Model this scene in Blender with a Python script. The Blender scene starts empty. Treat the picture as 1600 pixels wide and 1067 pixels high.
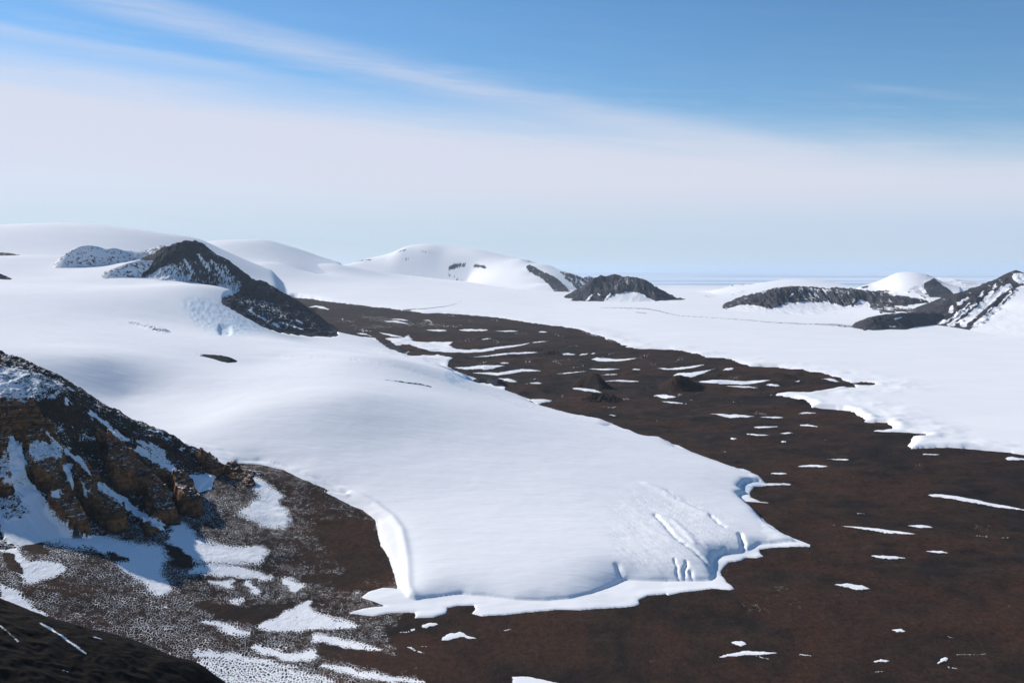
import bpy, math, random
import numpy as np
from math import radians, tan, atan

# ------------------------------------------------------------------ camera geometry
F = 1555.6; CX = 800.0; CY = 533.5; CAMZ = 1000.0
TH = atan((533.5 - 418.0) / F); CT, ST = math.cos(TH), math.sin(TH)

def slopes(px, py):
    """horizontal and vertical run of the sight line through a photo point, per metre forward"""
    a = (np.asarray(px, float) - CX) / F; b = (CY - np.asarray(py, float)) / F
    y = CT + b * ST; z = -ST + b * CT
    return a / y, z / y
def at_d(px, py, d):
    sx, sz = slopes(px, py); return sx * d, np.broadcast_to(np.asarray(d, float), np.shape(sx)) * 1.0, CAMZ + sz * d
def at_z(px, py, z):
    sx, sz = slopes(px, py); return at_d(px, py, (z - CAMZ) / sz)
def project(x, y, z):
    zc = z - CAMZ; dep = np.maximum(y * CT - zc * ST, 1.0)
    return CX + F * x / dep, CY - F * (y * ST + zc * CT) / dep

FR = dict(A=(0,340,2.963),B=(440,360,2.963),C=(860,360,2.963),D=(1060,360,2.963),E=(0,560,2.963),F=(0,707,2.963),
          G=(500,707,2.963),H=(1060,707,2.963),a=(470,450,5.3333),b=(740,470,5.3333),c=(1010,530,5.3333),d=(1010,730,5.3333),
          e=(0,560,5.3333),f=(150,680,5.3333),g=(0,800,5.3333),h=(300,867,4.),i=(140,360,4.),j=(540,380,4.),k=(880,400,5.3333),
          l=(1130,400,4.848),m=(1330,400,5.926),n=(0,330,3.81),o=(0,0,1.))
def P(s):
    out = []; fr = FR['o']
    for t in s.split():
        if t in FR: fr = FR[t]
        else:
            x, y = t.split(','); out.append((fr[0] + float(x) / fr[2], fr[1] + float(y) / fr[2]))
    return np.array(out)
def scale_of(s): return FR[s.split()[0]][2]

# ------------------------------------------------------------------ noise
def _hash(ix, iy, seed):
    h = (ix.astype(np.int64) * 374761393 + iy.astype(np.int64) * 668265263 + seed * 1442695041) & 0xffffffff
    h = ((h ^ (h >> 13)) * 1274126177) & 0xffffffff
    return ((h ^ (h >> 16)) & 0xffff) / 65536.0 * 2 * math.pi
def perlin(x, y, seed=0):
    x = np.asarray(x, float); y = np.asarray(y, float)
    ix = np.floor(x); iy = np.floor(y); fx = x - ix; fy = y - iy
    u = fx * fx * fx * (fx * (fx * 6 - 15) + 10); v = fy * fy * fy * (fy * (fy * 6 - 15) + 10)
    def g(ox, oy):
        a = _hash(ix + ox, iy + oy, seed); return np.cos(a) * (fx - ox) + np.sin(a) * (fy - oy)
    n0 = g(0, 0) * (1 - u) + g(1, 0) * u; n1 = g(0, 1) * (1 - u) + g(1, 1) * u
    return (n0 * (1 - v) + n1 * v) * 1.5
def fbm(x, y, size, oct=4, seed=0, gain=.5, ridged=False):
    s = np.zeros(np.shape(x)); a = 1.; f = 1. / size; t = 0.
    for o in range(oct):
        n = perlin(x * f + 17.3 * o, y * f - 9.1 * o, seed + o)
        s += a * ((1 - 2 * np.abs(n)) if ridged else n); t += a; a *= gain; f *= 2.03
    return s / t
def sstep(a, b, x):
    t = np.clip((x - a) / (b - a), 0, 1); return t * t * (3 - 2 * t)

# ------------------------------------------------------------------ distance to outlines
def seg_dist(poly, x, y, closed=True, vals=None):
    """distance to an outline, value carried by its nearest point, inside flag"""
    A = poly; B = np.roll(poly, -1, 0) if closed else poly[1:]
    if not closed: A = poly[:-1]
    best = np.full(x.shape, 1e18); val = np.zeros(x.shape); ins = np.zeros(x.shape, bool)
    n = len(poly)
    for k in range(len(A)):
        ax, ay = A[k]; bx, by = B[k]; dx, dy = bx - ax, by - ay; L = dx * dx + dy * dy + 1e-12
        t = np.clip(((x - ax) * dx + (y - ay) * dy) / L, 0, 1)
        d = (x - ax - t * dx) ** 2 + (y - ay - t * dy) ** 2
        m = d < best; best[m] = d[m]
        if vals is not None:
            v = vals[k] * (1 - t) + vals[(k + 1) % n] * t; val[m] = v[m]
        if closed and ay != by:
            c = (ay > y) != (by > y)
            ins ^= c & (x < dx * (y - ay) / dy + ax)
    return np.sqrt(best), val, ins
def sdf(poly, x, y, vals=None):
    shp = x.shape; X = x.ravel(); Y = y.ravel()
    lo = poly.min(0); hi = poly.max(0); ext = 300.
    d, v, i = seg_dist(poly, X, Y, True, vals)
    return np.where(i, d, -d).reshape(shp), v.reshape(shp)
def csdf(poly, x, y, vals=None): return chunked(lambda a, b: sdf(poly, a, b, vals))(x, y)
def soft_sdf(poly, x, y, vals):
    """signed distance to an outline with the creases between its sides smoothed away, and a smooth blend of values"""
    A = poly; B = np.roll(poly, -1, 0); tot = np.zeros(x.shape); vt = np.zeros(x.shape); ins = np.zeros(x.shape, bool); n = len(poly)
    for k in range(n):
        ax, ay = A[k]; bx, by = B[k]; L = math.hypot(bx - ax, by - ay)
        if L < .01: continue
        ux, uy = (bx - ax) / L, (by - ay) / L; rx = x - ax; ry = y - ay
        s1 = rx * ux + ry * uy; h = rx * uy - ry * ux; d2 = h * h + 4.
        I = (s1 / np.sqrt(d2 + s1 * s1) - (s1 - L) / np.sqrt(d2 + (s1 - L) ** 2)) / d2
        tot += I; vt += I * (vals[k] + vals[(k + 1) % n]) * .5
        if ay != by:
            c = (ay > y) != (by > y); ins ^= c & (x < (bx - ax) * (y - ay) / (by - ay) + ax)
    d = np.sqrt(2 / np.maximum(tot, 1e-14))
    return np.where(ins, d, -d), vt / np.maximum(tot, 1e-14)
def in_px(s, x, y, soft=3.):
    """0..1 membership of photo points in a traced region"""
    poly = P(s); out = np.zeros(x.shape)
    if len(poly) > 3:
        nx = np.roll(poly, -1, 0); poly = np.stack([poly * .8 + nx * .2, poly * .2 + nx * .8], 1).reshape(-1, 2); nx = np.roll(poly, -1, 0); poly = np.stack([poly * .75 + nx * .25, poly * .25 + nx * .75], 1).reshape(-1, 2)
    lo = poly.min(0) - 3 * soft; hi = poly.max(0) + 3 * soft
    m = (x > lo[0]) & (x < hi[0]) & (y > lo[1]) & (y < hi[1])
    if m.any():
        d, _, i = seg_dist(poly, x[m], y[m]); out[m] = sstep(-soft, soft, np.where(i, d, -d))
    return out
def strip_px(s, w, x, y, soft=1.2):
    poly = P(s); out = np.zeros(x.shape); lo = poly.min(0) - w - 3 * soft; hi = poly.max(0) + w + 3 * soft
    m = (x > lo[0]) & (x < hi[0]) & (y > lo[1]) & (y < hi[1])
    if m.any():
        d, _, _ = seg_dist(poly, x[m], y[m], False); out[m] = sstep(w + soft, w - soft, d)
    return out

from concurrent.futures import ThreadPoolExecutor
import time as _t
_T0 = _t.time()
def lap(msg): print('LAP %s %.1f' % (msg, _t.time() - _T0))
def chunked(func):
    """evaluate f(x, y) block by block on all cores"""
    def run(x, y):
        x = np.asarray(x, float); y = np.asarray(y, float); x, y = np.broadcast_arrays(x, y)
        if x.size < 24000: return func(x, y)
        X = x.ravel(); Y = y.ravel(); B = 12000; cuts = range(0, X.size, B)
        with ThreadPoolExecutor(4) as ex: res = list(ex.map(lambda i: func(X[i:i + B], Y[i:i + B]), cuts))
        if isinstance(res[0], tuple): return tuple(np.concatenate(r).reshape(x.shape) for r in zip(*res))
        return np.concatenate(res).reshape(x.shape)
    return run

# ------------------------------------------------------------------ smooth surfaces through known heights
class Surf:
    def __init__(self, pts, extra=(), smooth=0.0):
        X, Y, Z = [], [], []
        for p in pts:
            if p[2] > 2000: x, y, z = at_d(p[0], p[1], p[2])
            else: x, y, z = at_z(p[0], p[1], p[2])
            X.append(float(x)); Y.append(float(y)); Z.append(float(z))
        for az, d, z in extra:
            X.append(d * math.sin(radians(az))); Y.append(d * math.cos(radians(az))); Z.append(z)
        self.q = self.uv(np.array(X), np.array(Y)); n = len(X); z = np.array(Z)
        K = self.k(self.q[:, None, :] - self.q[None]) + np.eye(n) * smooth
        Pm = np.c_[np.ones(n), self.q]; M = np.block([[K, Pm], [Pm.T, np.zeros((3, 3))]])
        self.c = np.linalg.solve(M, np.r_[z, 0, 0, 0])
    @staticmethod
    def uv(x, y): return np.stack([np.arctan2(x, y), .5 * np.log(x * x + y * y + 1.)], -1)
    @staticmethod
    def k(d):
        r2 = (d ** 2).sum(-1) + 1e-12; return r2 * np.log(r2)
    def __call__(self, x, y):
        x = np.asarray(x, float); y = np.asarray(y, float); q = self.uv(x, y); out = self.c[-3] + q @ self.c[-2:]
        for i, p in enumerate(self.q):
            r2 = (q[..., 0] - p[0]) ** 2 + (q[..., 1] - p[1]) ** 2 + 1e-12
            out = out + self.c[i] * r2 * np.log(r2)
        return out

def cast(pts, func, dz=0., d0=1200., d1=90000., n=500):
    pts = np.asarray(pts, float); sx, sz = slopes(pts[:, 0], pts[:, 1])
    dz = np.broadcast_to(dz, (len(pts),))
    D = np.geomspace(d0, d1, n); y = np.broadcast_to(D, (len(pts), n)); x = sx[:, None] * y
    g = CAMZ + sz[:, None] * y - func(x, y) - dz[:, None]
    hit = g < 0; i = np.where(hit.any(1), hit.argmax(1), n - 1); i = np.maximum(i, 1); r = np.arange(len(pts))
    lo = D[i - 1].copy(); hi = D[i].copy()
    for _ in range(14):
        mid = (lo + hi) / 2; below = CAMZ + sz * mid - func(sx * mid, mid) - dz < 0
        hi = np.where(below, mid, hi); lo = np.where(below, lo, mid)
    d = (lo + hi) / 2
    return np.stack([sx * d, d], 1)

# gravel valley floor, continuing below the ice
floor_pts = [(1600,1060,5),(1100,1060,0),(700,1060,0),(700,985,5),(1000,960,0),(1300,900,5),(1590,900,5),(1590,830,10),(1300,800,22),
 (1300,750,35),(1590,760,35),(1150,740,38),(1100,700,50),(1400,700,62),(1000,650,72),(1200,650,68),(1300,660,66),(850,612,100),(1000,600,95),(1350,607,95),
 (1150,600,90),(1100,568,128),(950,560,130),(950,528,178),(800,560,150),(750,508,222),(640,530,200),(600,488,270),(500,468,335),(535,522,235),
 (650,960,10),(560,850,45),(600,900,20),(450,800,105),(380,735,185),(480,740,150),(430,728,172),(575,800,72),(0,880,190),(100,880,165),(250,900,100),(0,935,160),
 (300,1000,45),(200,950,95),(450,1000,8),(400,900,50),(500,950,10),(350,1060,20),(550,1060,0)]
G0 = Surf(floor_pts, [(-50,3000,200),(-50,9000,400),(-50,20000,600),(50,2600,20),(50,6000,50),(50,15000,80),(-30,12000,420),(-20,9000,300),
                      (0,1500,0),(-40,1500,150),(35,1500,0),(0,1000,0),(-30,30000,600),(20,30000,200),(0,30000,350)])
@chunked
def ground(x, y):
    z = G0(x, y)
    z = z + 16 * fbm(x, y, 1500, 3, 5) * sstep(2500, 5000, y) + 24 * (fbm(x, y * 1.3, 620, 4, 15, .5, True) - .4) * sstep(4500, 7000, y) * sstep(13000, 10500, y) + 13 * fbm(x, y * 1.5, 420, 4, 9) * sstep(1800, 3500, y) + 6 * fbm(x, y * 1.3, 130, 3, 12) * sstep(2600, 4500, y)
    return z
# wind-smoothed glacier descending from the left
gl_pts = [(650,905,42),(800,905,46),(950,885,48),(1090,850,46),(1170,800,42),(1150,765,52),(1230,840,14),(700,820,80),(900,800,80),(1040,790,66),
 (620,770,112),(800,720,150),(1000,720,112),(1100,735,80),(950,678,120),(500,735,165),(420,705,215),(380,712,205),(600,680,235),(800,640,200),(740,608,215),
 (550,620,4900),(700,580,265),(600,560,6600),(540,530,10000),(450,535,7800),(370,650,4600),(300,660,4600),(200,620,5100),(300,600,5300),(300,530,7000),(400,570,6200),
 (150,560,5400),(0,540,5500),(0,500,6800),(0,600,4700),(200,480,8600),(0,470,8000),(100,430,11000),(220,445,10400),(0,425,11000),
 (350,450,10400),(340,480,9500),(400,505,9500),(430,520,9600),(480,527,9900),(250,500,8300),(130,414,11900),(0,404,13000),(250,424,11350),(200,408,12300),(290,404,12500)]
GL = Surf(gl_pts, [(-48,5000,700),(-48,11000,1050),(-38,12500,1120),(-25,14000,1160),(-48,3500,500),(-19,13500,1060),(-48,16000,1100),(-8,14000,290),(-15.2,12700,560),(-13,12300,330),(-13,14000,320),(-10,12600,270),(-10,11600,255),(-17.2,12600,930)])
def und(x, y):
    return 7 * fbm(x * .8, y, 900, 3, 21) + 1.6 * fbm(x, y * 1.5, 170, 3, 25)
# flat ice filling the far side
is_pts = [(1590,700,72),(1440,690,74),(1400,640,85),(1380,600,105),(1500,640,88),(1590,600,108),(1200,562,140),(1450,560,132),(1050,536,168),(1300,520,180),
 (1590,545,148),(1590,480,14500),(1550,515,190),(900,507,205),(1100,500,235),(700,483,290),(1000,475,320),(1300,490,262),(540,473,325),(600,450,22500),(500,450,22500),
 (480,425,26500),(540,416,28500),(365,412,26000),(440,412,26000),(520,414,27300),(450,440,23500),(600,430,27500),(700,450,24000),(860,457,22500),(1080,462,350),(700,440,27000),(440,455,22000),(1000,500,245),(850,480,275)]
IS = Surf(is_pts, [(-48,20000,900),(-48,40000,900),(-20,36000,950),(0,36000,250),(10,36000,240),(30,36000,200),(50,36000,200),(50,15000,160),(50,5000,80),
    (0,46000,90),(15,46000,90),(48,46000,50),(-48,62000,-330),(-20,62000,-330),(0,62000,-120),(15,62000,-120),(48,62000,-330),(0,75000,-400),(15,75000,-400)])

# ------------------------------------------------------------------ ice outlines (photo -> ground)
def outline(sections, func):
    pts, w = [], []
    for s, width, dz in sections:
        p = P(s); pts.append(cast(p, func, dz)); w += [width] * len(p)
    return np.concatenate(pts), np.array(w, float)
def refine(poly, w, step):
    out, ow = [], []
    for k in range(len(poly)):
        a, b = poly[k], poly[(k + 1) % len(poly)]; n = max(1, min(40, int(np.hypot(*(b - a)) / step)))
        for t in range(n):
            out.append(a + (b - a) * t / n); ow.append(w[k] + (w[(k + 1) % len(w)] - w[k]) * t / n)
    return np.array(out), np.array(ow)

body, body_w = outline([
 ("f 1080,300", 60, 0), ("E 1100,480 1200,480 1310,500 1400,540 1500,580 1600,635", 60, 0),
 ("G 20,175 100,215 200,265 262,315 285,430 325,490 355,570 372,640 400,678 440,690 470,684", 60, 0),
 ("G 560,673 660,660 700,668 760,670 900,688 1040,692 1160,682 1260,658 1350,625 1420,597", 85, 0),
 ("d 0,958 200,960", 75, 0), ("d 400,958 540,955 575,930 588,890 575,850 560,815 575,770 600,750 660,735 720,730 800,722 850,705", 40, 0),
 ("d 950,650 1100,640 1260,630 1400,665", 30, 0), ("d 1250,610 1130,550 1020,480 940,410 880,340 810,285", 14, 6),
 ("d 790,265 760,238 850,210", 12, 6), ("d 800,205 775,190 820,130 870,118 940,112 985,128 950,80", 12, 6),
 ("d 850,32 770,0", 25, 12), ("c 700,1040 540,985 400,935 250,890 200,850 110,800 0,792", 40, 14),
 ("b 1090,1040 1150,1015 1130,995 1000,960 800,925 640,880 540,862 400,810 200,775 0,768", 45, 14),
 ("b 20,700", 60, 0), ("a 1420,800 1240,790 1200,760 1260,725", 40, 0), ("a 1350,715 1230,660", 60, 10), ("a 1100,600 1000,575 880,550 780,520 700,470 600,430 400,415 250,400", 80, 8),
 ("i 1500,655", 60, 0)], ground)
def wpt(az, d): return [d * math.sin(radians(az)), d * math.cos(radians(az))]
body = np.concatenate([body, [wpt(-9.8, 11350), wpt(-12.5, 11900), wpt(-15, 12300), wpt(-17.5, 13500), wpt(-17, 15500), wpt(-49, 17000), wpt(-49, 3300), wpt(-24, 3500), wpt(-18, 3750)]]); body_w = np.r_[body_w, [60] * 9]
apron, apron_w = outline([
 ("E 1020,490 1060,530 1100,485 1200,490 1310,515 1400,560 1500,600 1600,655", 1, 0),
 ("G 0,168 80,212 200,268 255,312 262,350 280,430 318,490 345,570 358,630 290,625 220,645 190,670 300,710 200,720 130,742 250,757 330,742 440,740 440,765 520,765 585,745 590,720 640,708 710,707 720,725 700,745 750,757 850,752 950,740 1100,727 1200,730 1300,722 1450,712 1480,700 1478,680 1520,662 1600,655", 1, 0),
 ("d 180,1067 300,1040 440,1025 560,1010 700,1022 732,1015 715,985 670,955 630,900 620,875 640,835 690,790 760,785 830,752 920,755 975,745 940,700 950,685 1050,668 1200,662 1380,665 1500,684 1400,655 1250,600 1130,550 1000,460 950,415 880,345 815,285 900,290 1040,300 950,285 870,250 860,215 890,180 900,160 1000,152 1220,148 1200,138 1000,135 985,120", 1, 0),
 ("d 950,80 860,30", 1, 0), ("c 700,1040 400,935 110,800 0,792 b 1130,995 640,880 400,810 330,797", 1, 12), ("b 480,850 540,860 660,820 470,812 290,760 260,735 270,700", 1, 5),
 ("b 20,640 a 1320,700 1225,650 1230,610 1270,575 1150,550 900,560 700,480 620,410 450,405 250,400 i 1500,658", 1, 5)], ground)
apron = np.concatenate([apron, [wpt(-9.8, 11350), wpt(-12.5, 11900), wpt(-15, 12300), wpt(-17.5, 13500), wpt(-17, 15500), wpt(-49, 17000), wpt(-49, 3300), wpt(-24, 3500), wpt(-17, 3850)]])
rim, rim_w = outline([
 ("B 60,312 150,318 300,338 500,360 650,381 800,386 1000,403 1150,428 1300,445 1370,457 1440,480 1600,537", 45, 0),
 ("C 120,458 200,488 290,508 370,545 550,551 650,568 720,588 840,601 920,628 1050,633 1180,648 1290,668 1350,690 1395,706 1440,700 1505,712 1440,716 1400,708 1412,728", 45, 0),
 ("C 1340,728 1250,742 1190,753 1100,750 1030,757 1120,775 1200,797 1210,820", 40, 0), ("C 1280,826 1350,832 1400,840 1460,880 1448,886 1555,890 1580,905 1580,925 1475,930", 28, 0),
 ("D 1060,935 1150,942 1140,950 1085,955 1060,998 1080,1012 1200,1005 1400,1015 1500,1025 1600,1040", 28, 0), ("o 1700,722 1900,728 2100,740", 20, 0)], ground)
rim = np.concatenate([rim, [wpt(49, 5000), wpt(49, 64000), wpt(-49, 64000), wpt(-49, 17500), wpt(-25, 17500), wpt(-14, 20000)]]); rim_w = np.r_[rim_w, [60] * 6]

def carve_list():
    """folds and flutes on the glacier snout: (polyline world, half width, depth)"""
    L = [("d 60,430 120,480 180,540 260,630 400,705 500,780 570,850", 10, -6), ("d 660,650 690,690 712,725", 8, -14), ("d 740,670 770,695 798,720", 8, -14),
         ("d 780,540 800,590 815,650 850,705", 9, -12), ("d 235,790 250,830 268,880", 4.5, -6), ("d 330,800 322,850 318,900", 6, -8), ("d 370,850 400,890 425,945", 6, -7),
         ("d 530,400 590,450 640,490", 9, -5), ("d 560,815 590,750 640,720", 12, -12), ("d 170,230 260,290 420,350", 14, -3), ("G 1380,530 1430,590", 10, -7), ("G 1340,640 1420,600 1520,590", 14, -7),
         ("G 750,640 775,672", 7, -8), ("G 650,640 670,665", 5, -6), ("d 0,200 160,240 330,330 520,400", 22, 4), ("d 120,440 220,470 320,560 400,650", 13, 3.5),
         ("a 1200,740 1240,770 1330,800", 26, -22), ("a 1060,600 1150,630 1230,670", 30, -12),
         ("B 0,700 500,760 1000,800 1400,880", 90, -6), ("B 200,600 600,650 800,720", 80, 7), ("E 1320,520 1450,550 1600,610", 15, 6), ("G 0,105 120,150 250,222 330,290 375,360 392,430 402,500 405,600 455,668", 15, 7)]
    out = []
    for s, w, dp in L: out.append((cast(P(s), ground, 32.), w, dp))
    return out
CARVE = carve_list()
@chunked
def glacier_h(x, y):
    g = ground(x, y); t = np.maximum(GL(x, y) + und(x, y) - g, 14.)
    s, w = soft_sdf(body, x, y, body_w)
    edge = s + 5 * fbm(x, y, 90, 2, 31) * np.clip(30 / w, .2, 1)
    prof = 1 - np.exp(-np.maximum(edge, 0) / np.maximum(w, 8) * 1.25)
    z = g + t * prof - 6 * (edge < 0)
    for pl, w_, dp in CARVE:
        m = (np.abs(x - pl[:, 0].mean()) < np.ptp(pl[:, 0]) + 200) & (np.abs(y - pl[:, 1].mean()) < np.ptp(pl[:, 1]) + 300)
        if m.any():
            xa, ya = x[m], y[m]; wob = 1. if dp < 0 else .0; xa = xa + 7 * wob * fbm(xa, ya, 40, 2, 91); ya = ya + 9 * wob * fbm(xa, ya, 45, 2, 92); d, _, _ = seg_dist(pl, xa, ya, False); z[m] += dp * (1 + .5 * wob * fbm(xa, ya, 30, 2, 93)) * np.exp(-(d / w_) ** 2) * np.clip(prof[m] * 2.5, 0, 1)
    z = z + 5. * sstep(0, 12, edge) * sstep(7500, 4500, y)
    return z, g, s, t, prof
@chunked
def ice_h(x, y):
    g = ground(x, y); far = sstep(13000, 20000, np.hypot(x, y))
    t = np.maximum(IS(x, y) + 5 * fbm(x, y, 1100, 3, 41) + (1. + 1.6 * sstep(1500, 0, np.abs(y - 6500))) * fbm(x * .7, y * 1.3, 420, 2, 45) - g, 9.)
    s, w = sdf(rim, x, y, rim_w)
    edge = s + 8 * fbm(x, y, 90, 3, 51)
    prof = 1 - np.exp(-np.maximum(edge, 0) / w)
    hump = 9 * np.exp(-((s - 55) / 40.) ** 2) * (w < 42) * (s > 0)
    z = g + t * prof + hump - 6 * (edge < 0)
    free = IS(x, y) + 5 * fbm(x, y, 1100, 3, 41) + 1.2 * fbm(x * .7, y * 1.3, 420, 2, 45); kf = sstep(90, 600, s); z = z * (1 - kf) + free * kf
    return np.where(s > 1500, np.maximum(IS(x, y), -1000) + 5 * fbm(x, y, 1100, 3, 41), z), g, s

# ------------------------------------------------------------------ materials
def N(nt, typ, **kw):
    n = nt.nodes.new(typ)
    for k, v in kw.items():
        if k.startswith('i_'):
            key = k[2:]; key = int(key) if key.isdigit() else key.replace('_', ' ')
            n.inputs[key].default_value = v
        else: setattr(n, k, v)
    return n
def link(nt, a, b): nt.links.new(a, b)
class MB:
    def __init__(self, name, rough=.9):
        self.m = bpy.data.materials.new(name); self.m.use_nodes = True; self.nt = self.m.node_tree; self.nt.nodes.clear()
        self.out = N(self.nt, 'ShaderNodeOutputMaterial'); self.b = N(self.nt, 'ShaderNodeBsdfPrincipled'); self.b.inputs['Roughness'].default_value = rough
        self.b.inputs['Specular IOR Level'].default_value = .05
        link(self.nt, self.b.outputs[0], self.out.inputs['Surface']); self.geo = N(self.nt, 'ShaderNodeNewGeometry')
        self.pos = self.geo.outputs['Position']
    def math(self, op, a, b=None, c=None, clamp=False):
        n = N(self.nt, 'ShaderNodeMath', operation=op, use_clamp=clamp)
        for i, v in enumerate((a, b, c)):
            if v is None: continue
            if isinstance(v, (int, float)): n.inputs[i].default_value = v
            else: link(self.nt, v, n.inputs[i])
        return n.outputs[0]
    def vec(self, sx, sy, sz, rot=0):
        n = N(self.nt, 'ShaderNodeMapping'); link(self.nt, self.pos, n.inputs[0]); n.inputs['Scale'].default_value = (sx, sy, sz); n.inputs['Rotation'].default_value = (0, 0, rot); return n.outputs[0]
    def noise(self, v, scale=1., detail=4, rough=.55, dist=0.):
        n = N(self.nt, 'ShaderNodeTexNoise'); link(self.nt, v, n.inputs['Vector']); n.inputs['Scale'].default_value = scale
        n.inputs['Detail'].default_value = detail; n.inputs['Roughness'].default_value = rough; n.inputs['Distortion'].default_value = dist; return n.outputs['Fac']
    def voro(self, v, scale=1., feature='DISTANCE_TO_EDGE'):
        n = N(self.nt, 'ShaderNodeTexVoronoi', feature=feature); link(self.nt, v, n.inputs['Vector']); n.inputs['Scale'].default_value = scale; return n.outputs['Distance']
    def rng(self, v, a, b, c=0., d=1., smooth=True):
        n = N(self.nt, 'ShaderNodeMapRange', interpolation_type='SMOOTHSTEP' if smooth else 'LINEAR'); link(self.nt, v, n.inputs['Value'])
        for i, x in zip(('From Min', 'From Max', 'To Min', 'To Max'), (a, b, c, d)):
            if isinstance(x, (int, float)): n.inputs[i].default_value = x
            else: link(self.nt, x, n.inputs[i])
        return n.outputs[0]
    def mix(self, f, a, b):
        n = N(self.nt, 'ShaderNodeMix', data_type='RGBA')
        for i, v in ((0, f), (6, a), (7, b)):
            if isinstance(v, tuple): n.inputs[i].default_value = (*v, 1)
            elif isinstance(v, (int, float)): n.inputs[i].default_value = v
            else: link(self.nt, v, n.inputs[i])
        return n.outputs[2]
    def attr(self, name): n = N(self.nt, 'ShaderNodeAttribute', attribute_name=name); return n.outputs['Fac']
    def bump(self, h, strength, dist, prev=None):
        n = N(self.nt, 'ShaderNodeBump'); link(self.nt, h, n.inputs['Height'])
        if isinstance(strength, (int, float)): n.inputs['Strength'].default_value = strength
        else: link(self.nt, strength, n.inputs['Strength'])
        n.inputs['Distance'].default_value = dist
        if prev is not None: link(self.nt, prev, n.inputs['Normal'])
        return n.outputs[0]
    def done(self, col, nrm=None):
        link(self.nt, col, self.b.inputs['Base Color'])
        if nrm is not None: link(self.nt, nrm, self.b.inputs['Normal'])
        return self.m
SNOW = (.85, .855, .865)
def snow_mat(name, bs=1.0):
    m = MB(name, .75)
    n1 = m.noise(m.vec(.0012, .0022, .001), 1, 4); n2 = m.noise(m.vec(.02, .05, .02, .3), 1, 5, .6); n3 = m.noise(m.vec(.006, .02, .006, -.2), 1, 4, .6, .4)
    col = m.mix(m.rng(n1, .3, .7), (.82, .825, .84), SNOW)
    col = m.mix(m.math('MULTIPLY', m.rng(m.noise(m.vec(.01, .05, .01, .15), 1, 5, .65), .5, .75), .30), col, (.76, .775, .80))
    ice = m.math('MULTIPLY', m.attr('ice'), m.rng(m.noise(m.vec(.03, .03, .06), 1, 3), .3, .6))
    col = m.mix(ice, col, (.36, .56, .70))
    nb = m.bump(n3, .3 * bs, 7.); nb = m.bump(n2, .4 * bs, 2., nb)
    return m.done(col, nb)
def gravel_mat(name, brown=True, pattern=True):
    m = MB(name, .95)
    big = m.noise(m.vec(.0022, .0017, .001), 1, 5, .65, .8); mid = m.noise(m.vec(.009, .007, .006), 1, 5, .65); fine = m.noise(m.vec(.06, .045, .05), 1, 5, .7)
    col = m.mix(m.rng(big, .38, .62), (.019, .0155, .0145), (.058, .029, .0185)); col = m.mix(m.rng(mid, .42, .7), col, (.050, .031, .022))
    col = m.mix(m.math('MULTIPLY', m.rng(fine, .35, .7), .6), col, (.014, .0095, .008))
    col = m.mix(m.math('MULTIPLY', m.rng(m.noise(m.vec(.0006, .0008, .001), 1, 3), .5, .65), .5), col, (.016, .014, .0145))
    a = m.attr('snow')
    warp = N(m.nt, 'ShaderNodeTexNoise'); link(m.nt, m.pos, warp.inputs['Vector']); warp.inputs['Scale'].default_value = .025; warp.inputs['Detail'].default_value = 3
    wv = N(m.nt, 'ShaderNodeVectorMath', operation='MULTIPLY_ADD'); link(m.nt, warp.outputs['Color'], wv.inputs[0]); wv.inputs[1].default_value = (26, 50, 0); link(m.nt, m.pos, wv.inputs[2])
    mp = N(m.nt, 'ShaderNodeMapping'); link(m.nt, wv.outputs[0], mp.inputs[0]); mp.inputs['Scale'].default_value = (1 / 34., 1 / 74., 0); mp.inputs['Rotation'].default_value = (0, 0, .18)
    v = N(m.nt, 'ShaderNodeTexVoronoi', feature='DISTANCE_TO_EDGE', voronoi_dimensions='2D'); link(m.nt, mp.outputs[0], v.inputs['Vector'])
    jag = m.noise(m.vec(.09, .09, .05), 1, 3, .7)
    t = m.math('ADD', m.math('MULTIPLY', v.outputs['Distance'], 1.7), m.math('MULTIPLY', m.math('SUBTRACT', jag, .5), .22))
    lump = m.noise(m.vec(.05, .03, .01), 1, 3, .6)
    t = m.math('ADD', t, m.math('MULTIPLY', m.math('SUBTRACT', lump, .5), .28))
    blot = m.noise(m.vec(.010, .006, .005, .4), 1, 4, .65); edge = m.math('MULTIPLY_ADD', a, 1.25, -.30); edge = m.math('ADD', edge, m.math('MULTIPLY', m.math('MULTIPLY', m.math('SUBTRACT', blot, .50), .26), m.rng(a, .03, .2)))
    fac = m.rng(m.math('SUBTRACT', edge, t), -.02, .03)
    col = m.mix(fac, col, SNOW)
    st = m.noise(m.vec(.16, .16, .1), 1, 3, .7); col = m.mix(m.math('MULTIPLY', m.math('SUBTRACT', 1., fac), m.rng(st, .62, .75, 0, .55)), col, (.085, .055, .042)); nb = m.bump(mid, .6, 16.); nb = m.bump(fine, .8, 4., nb)
    return m.done(col, nb)
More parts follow.
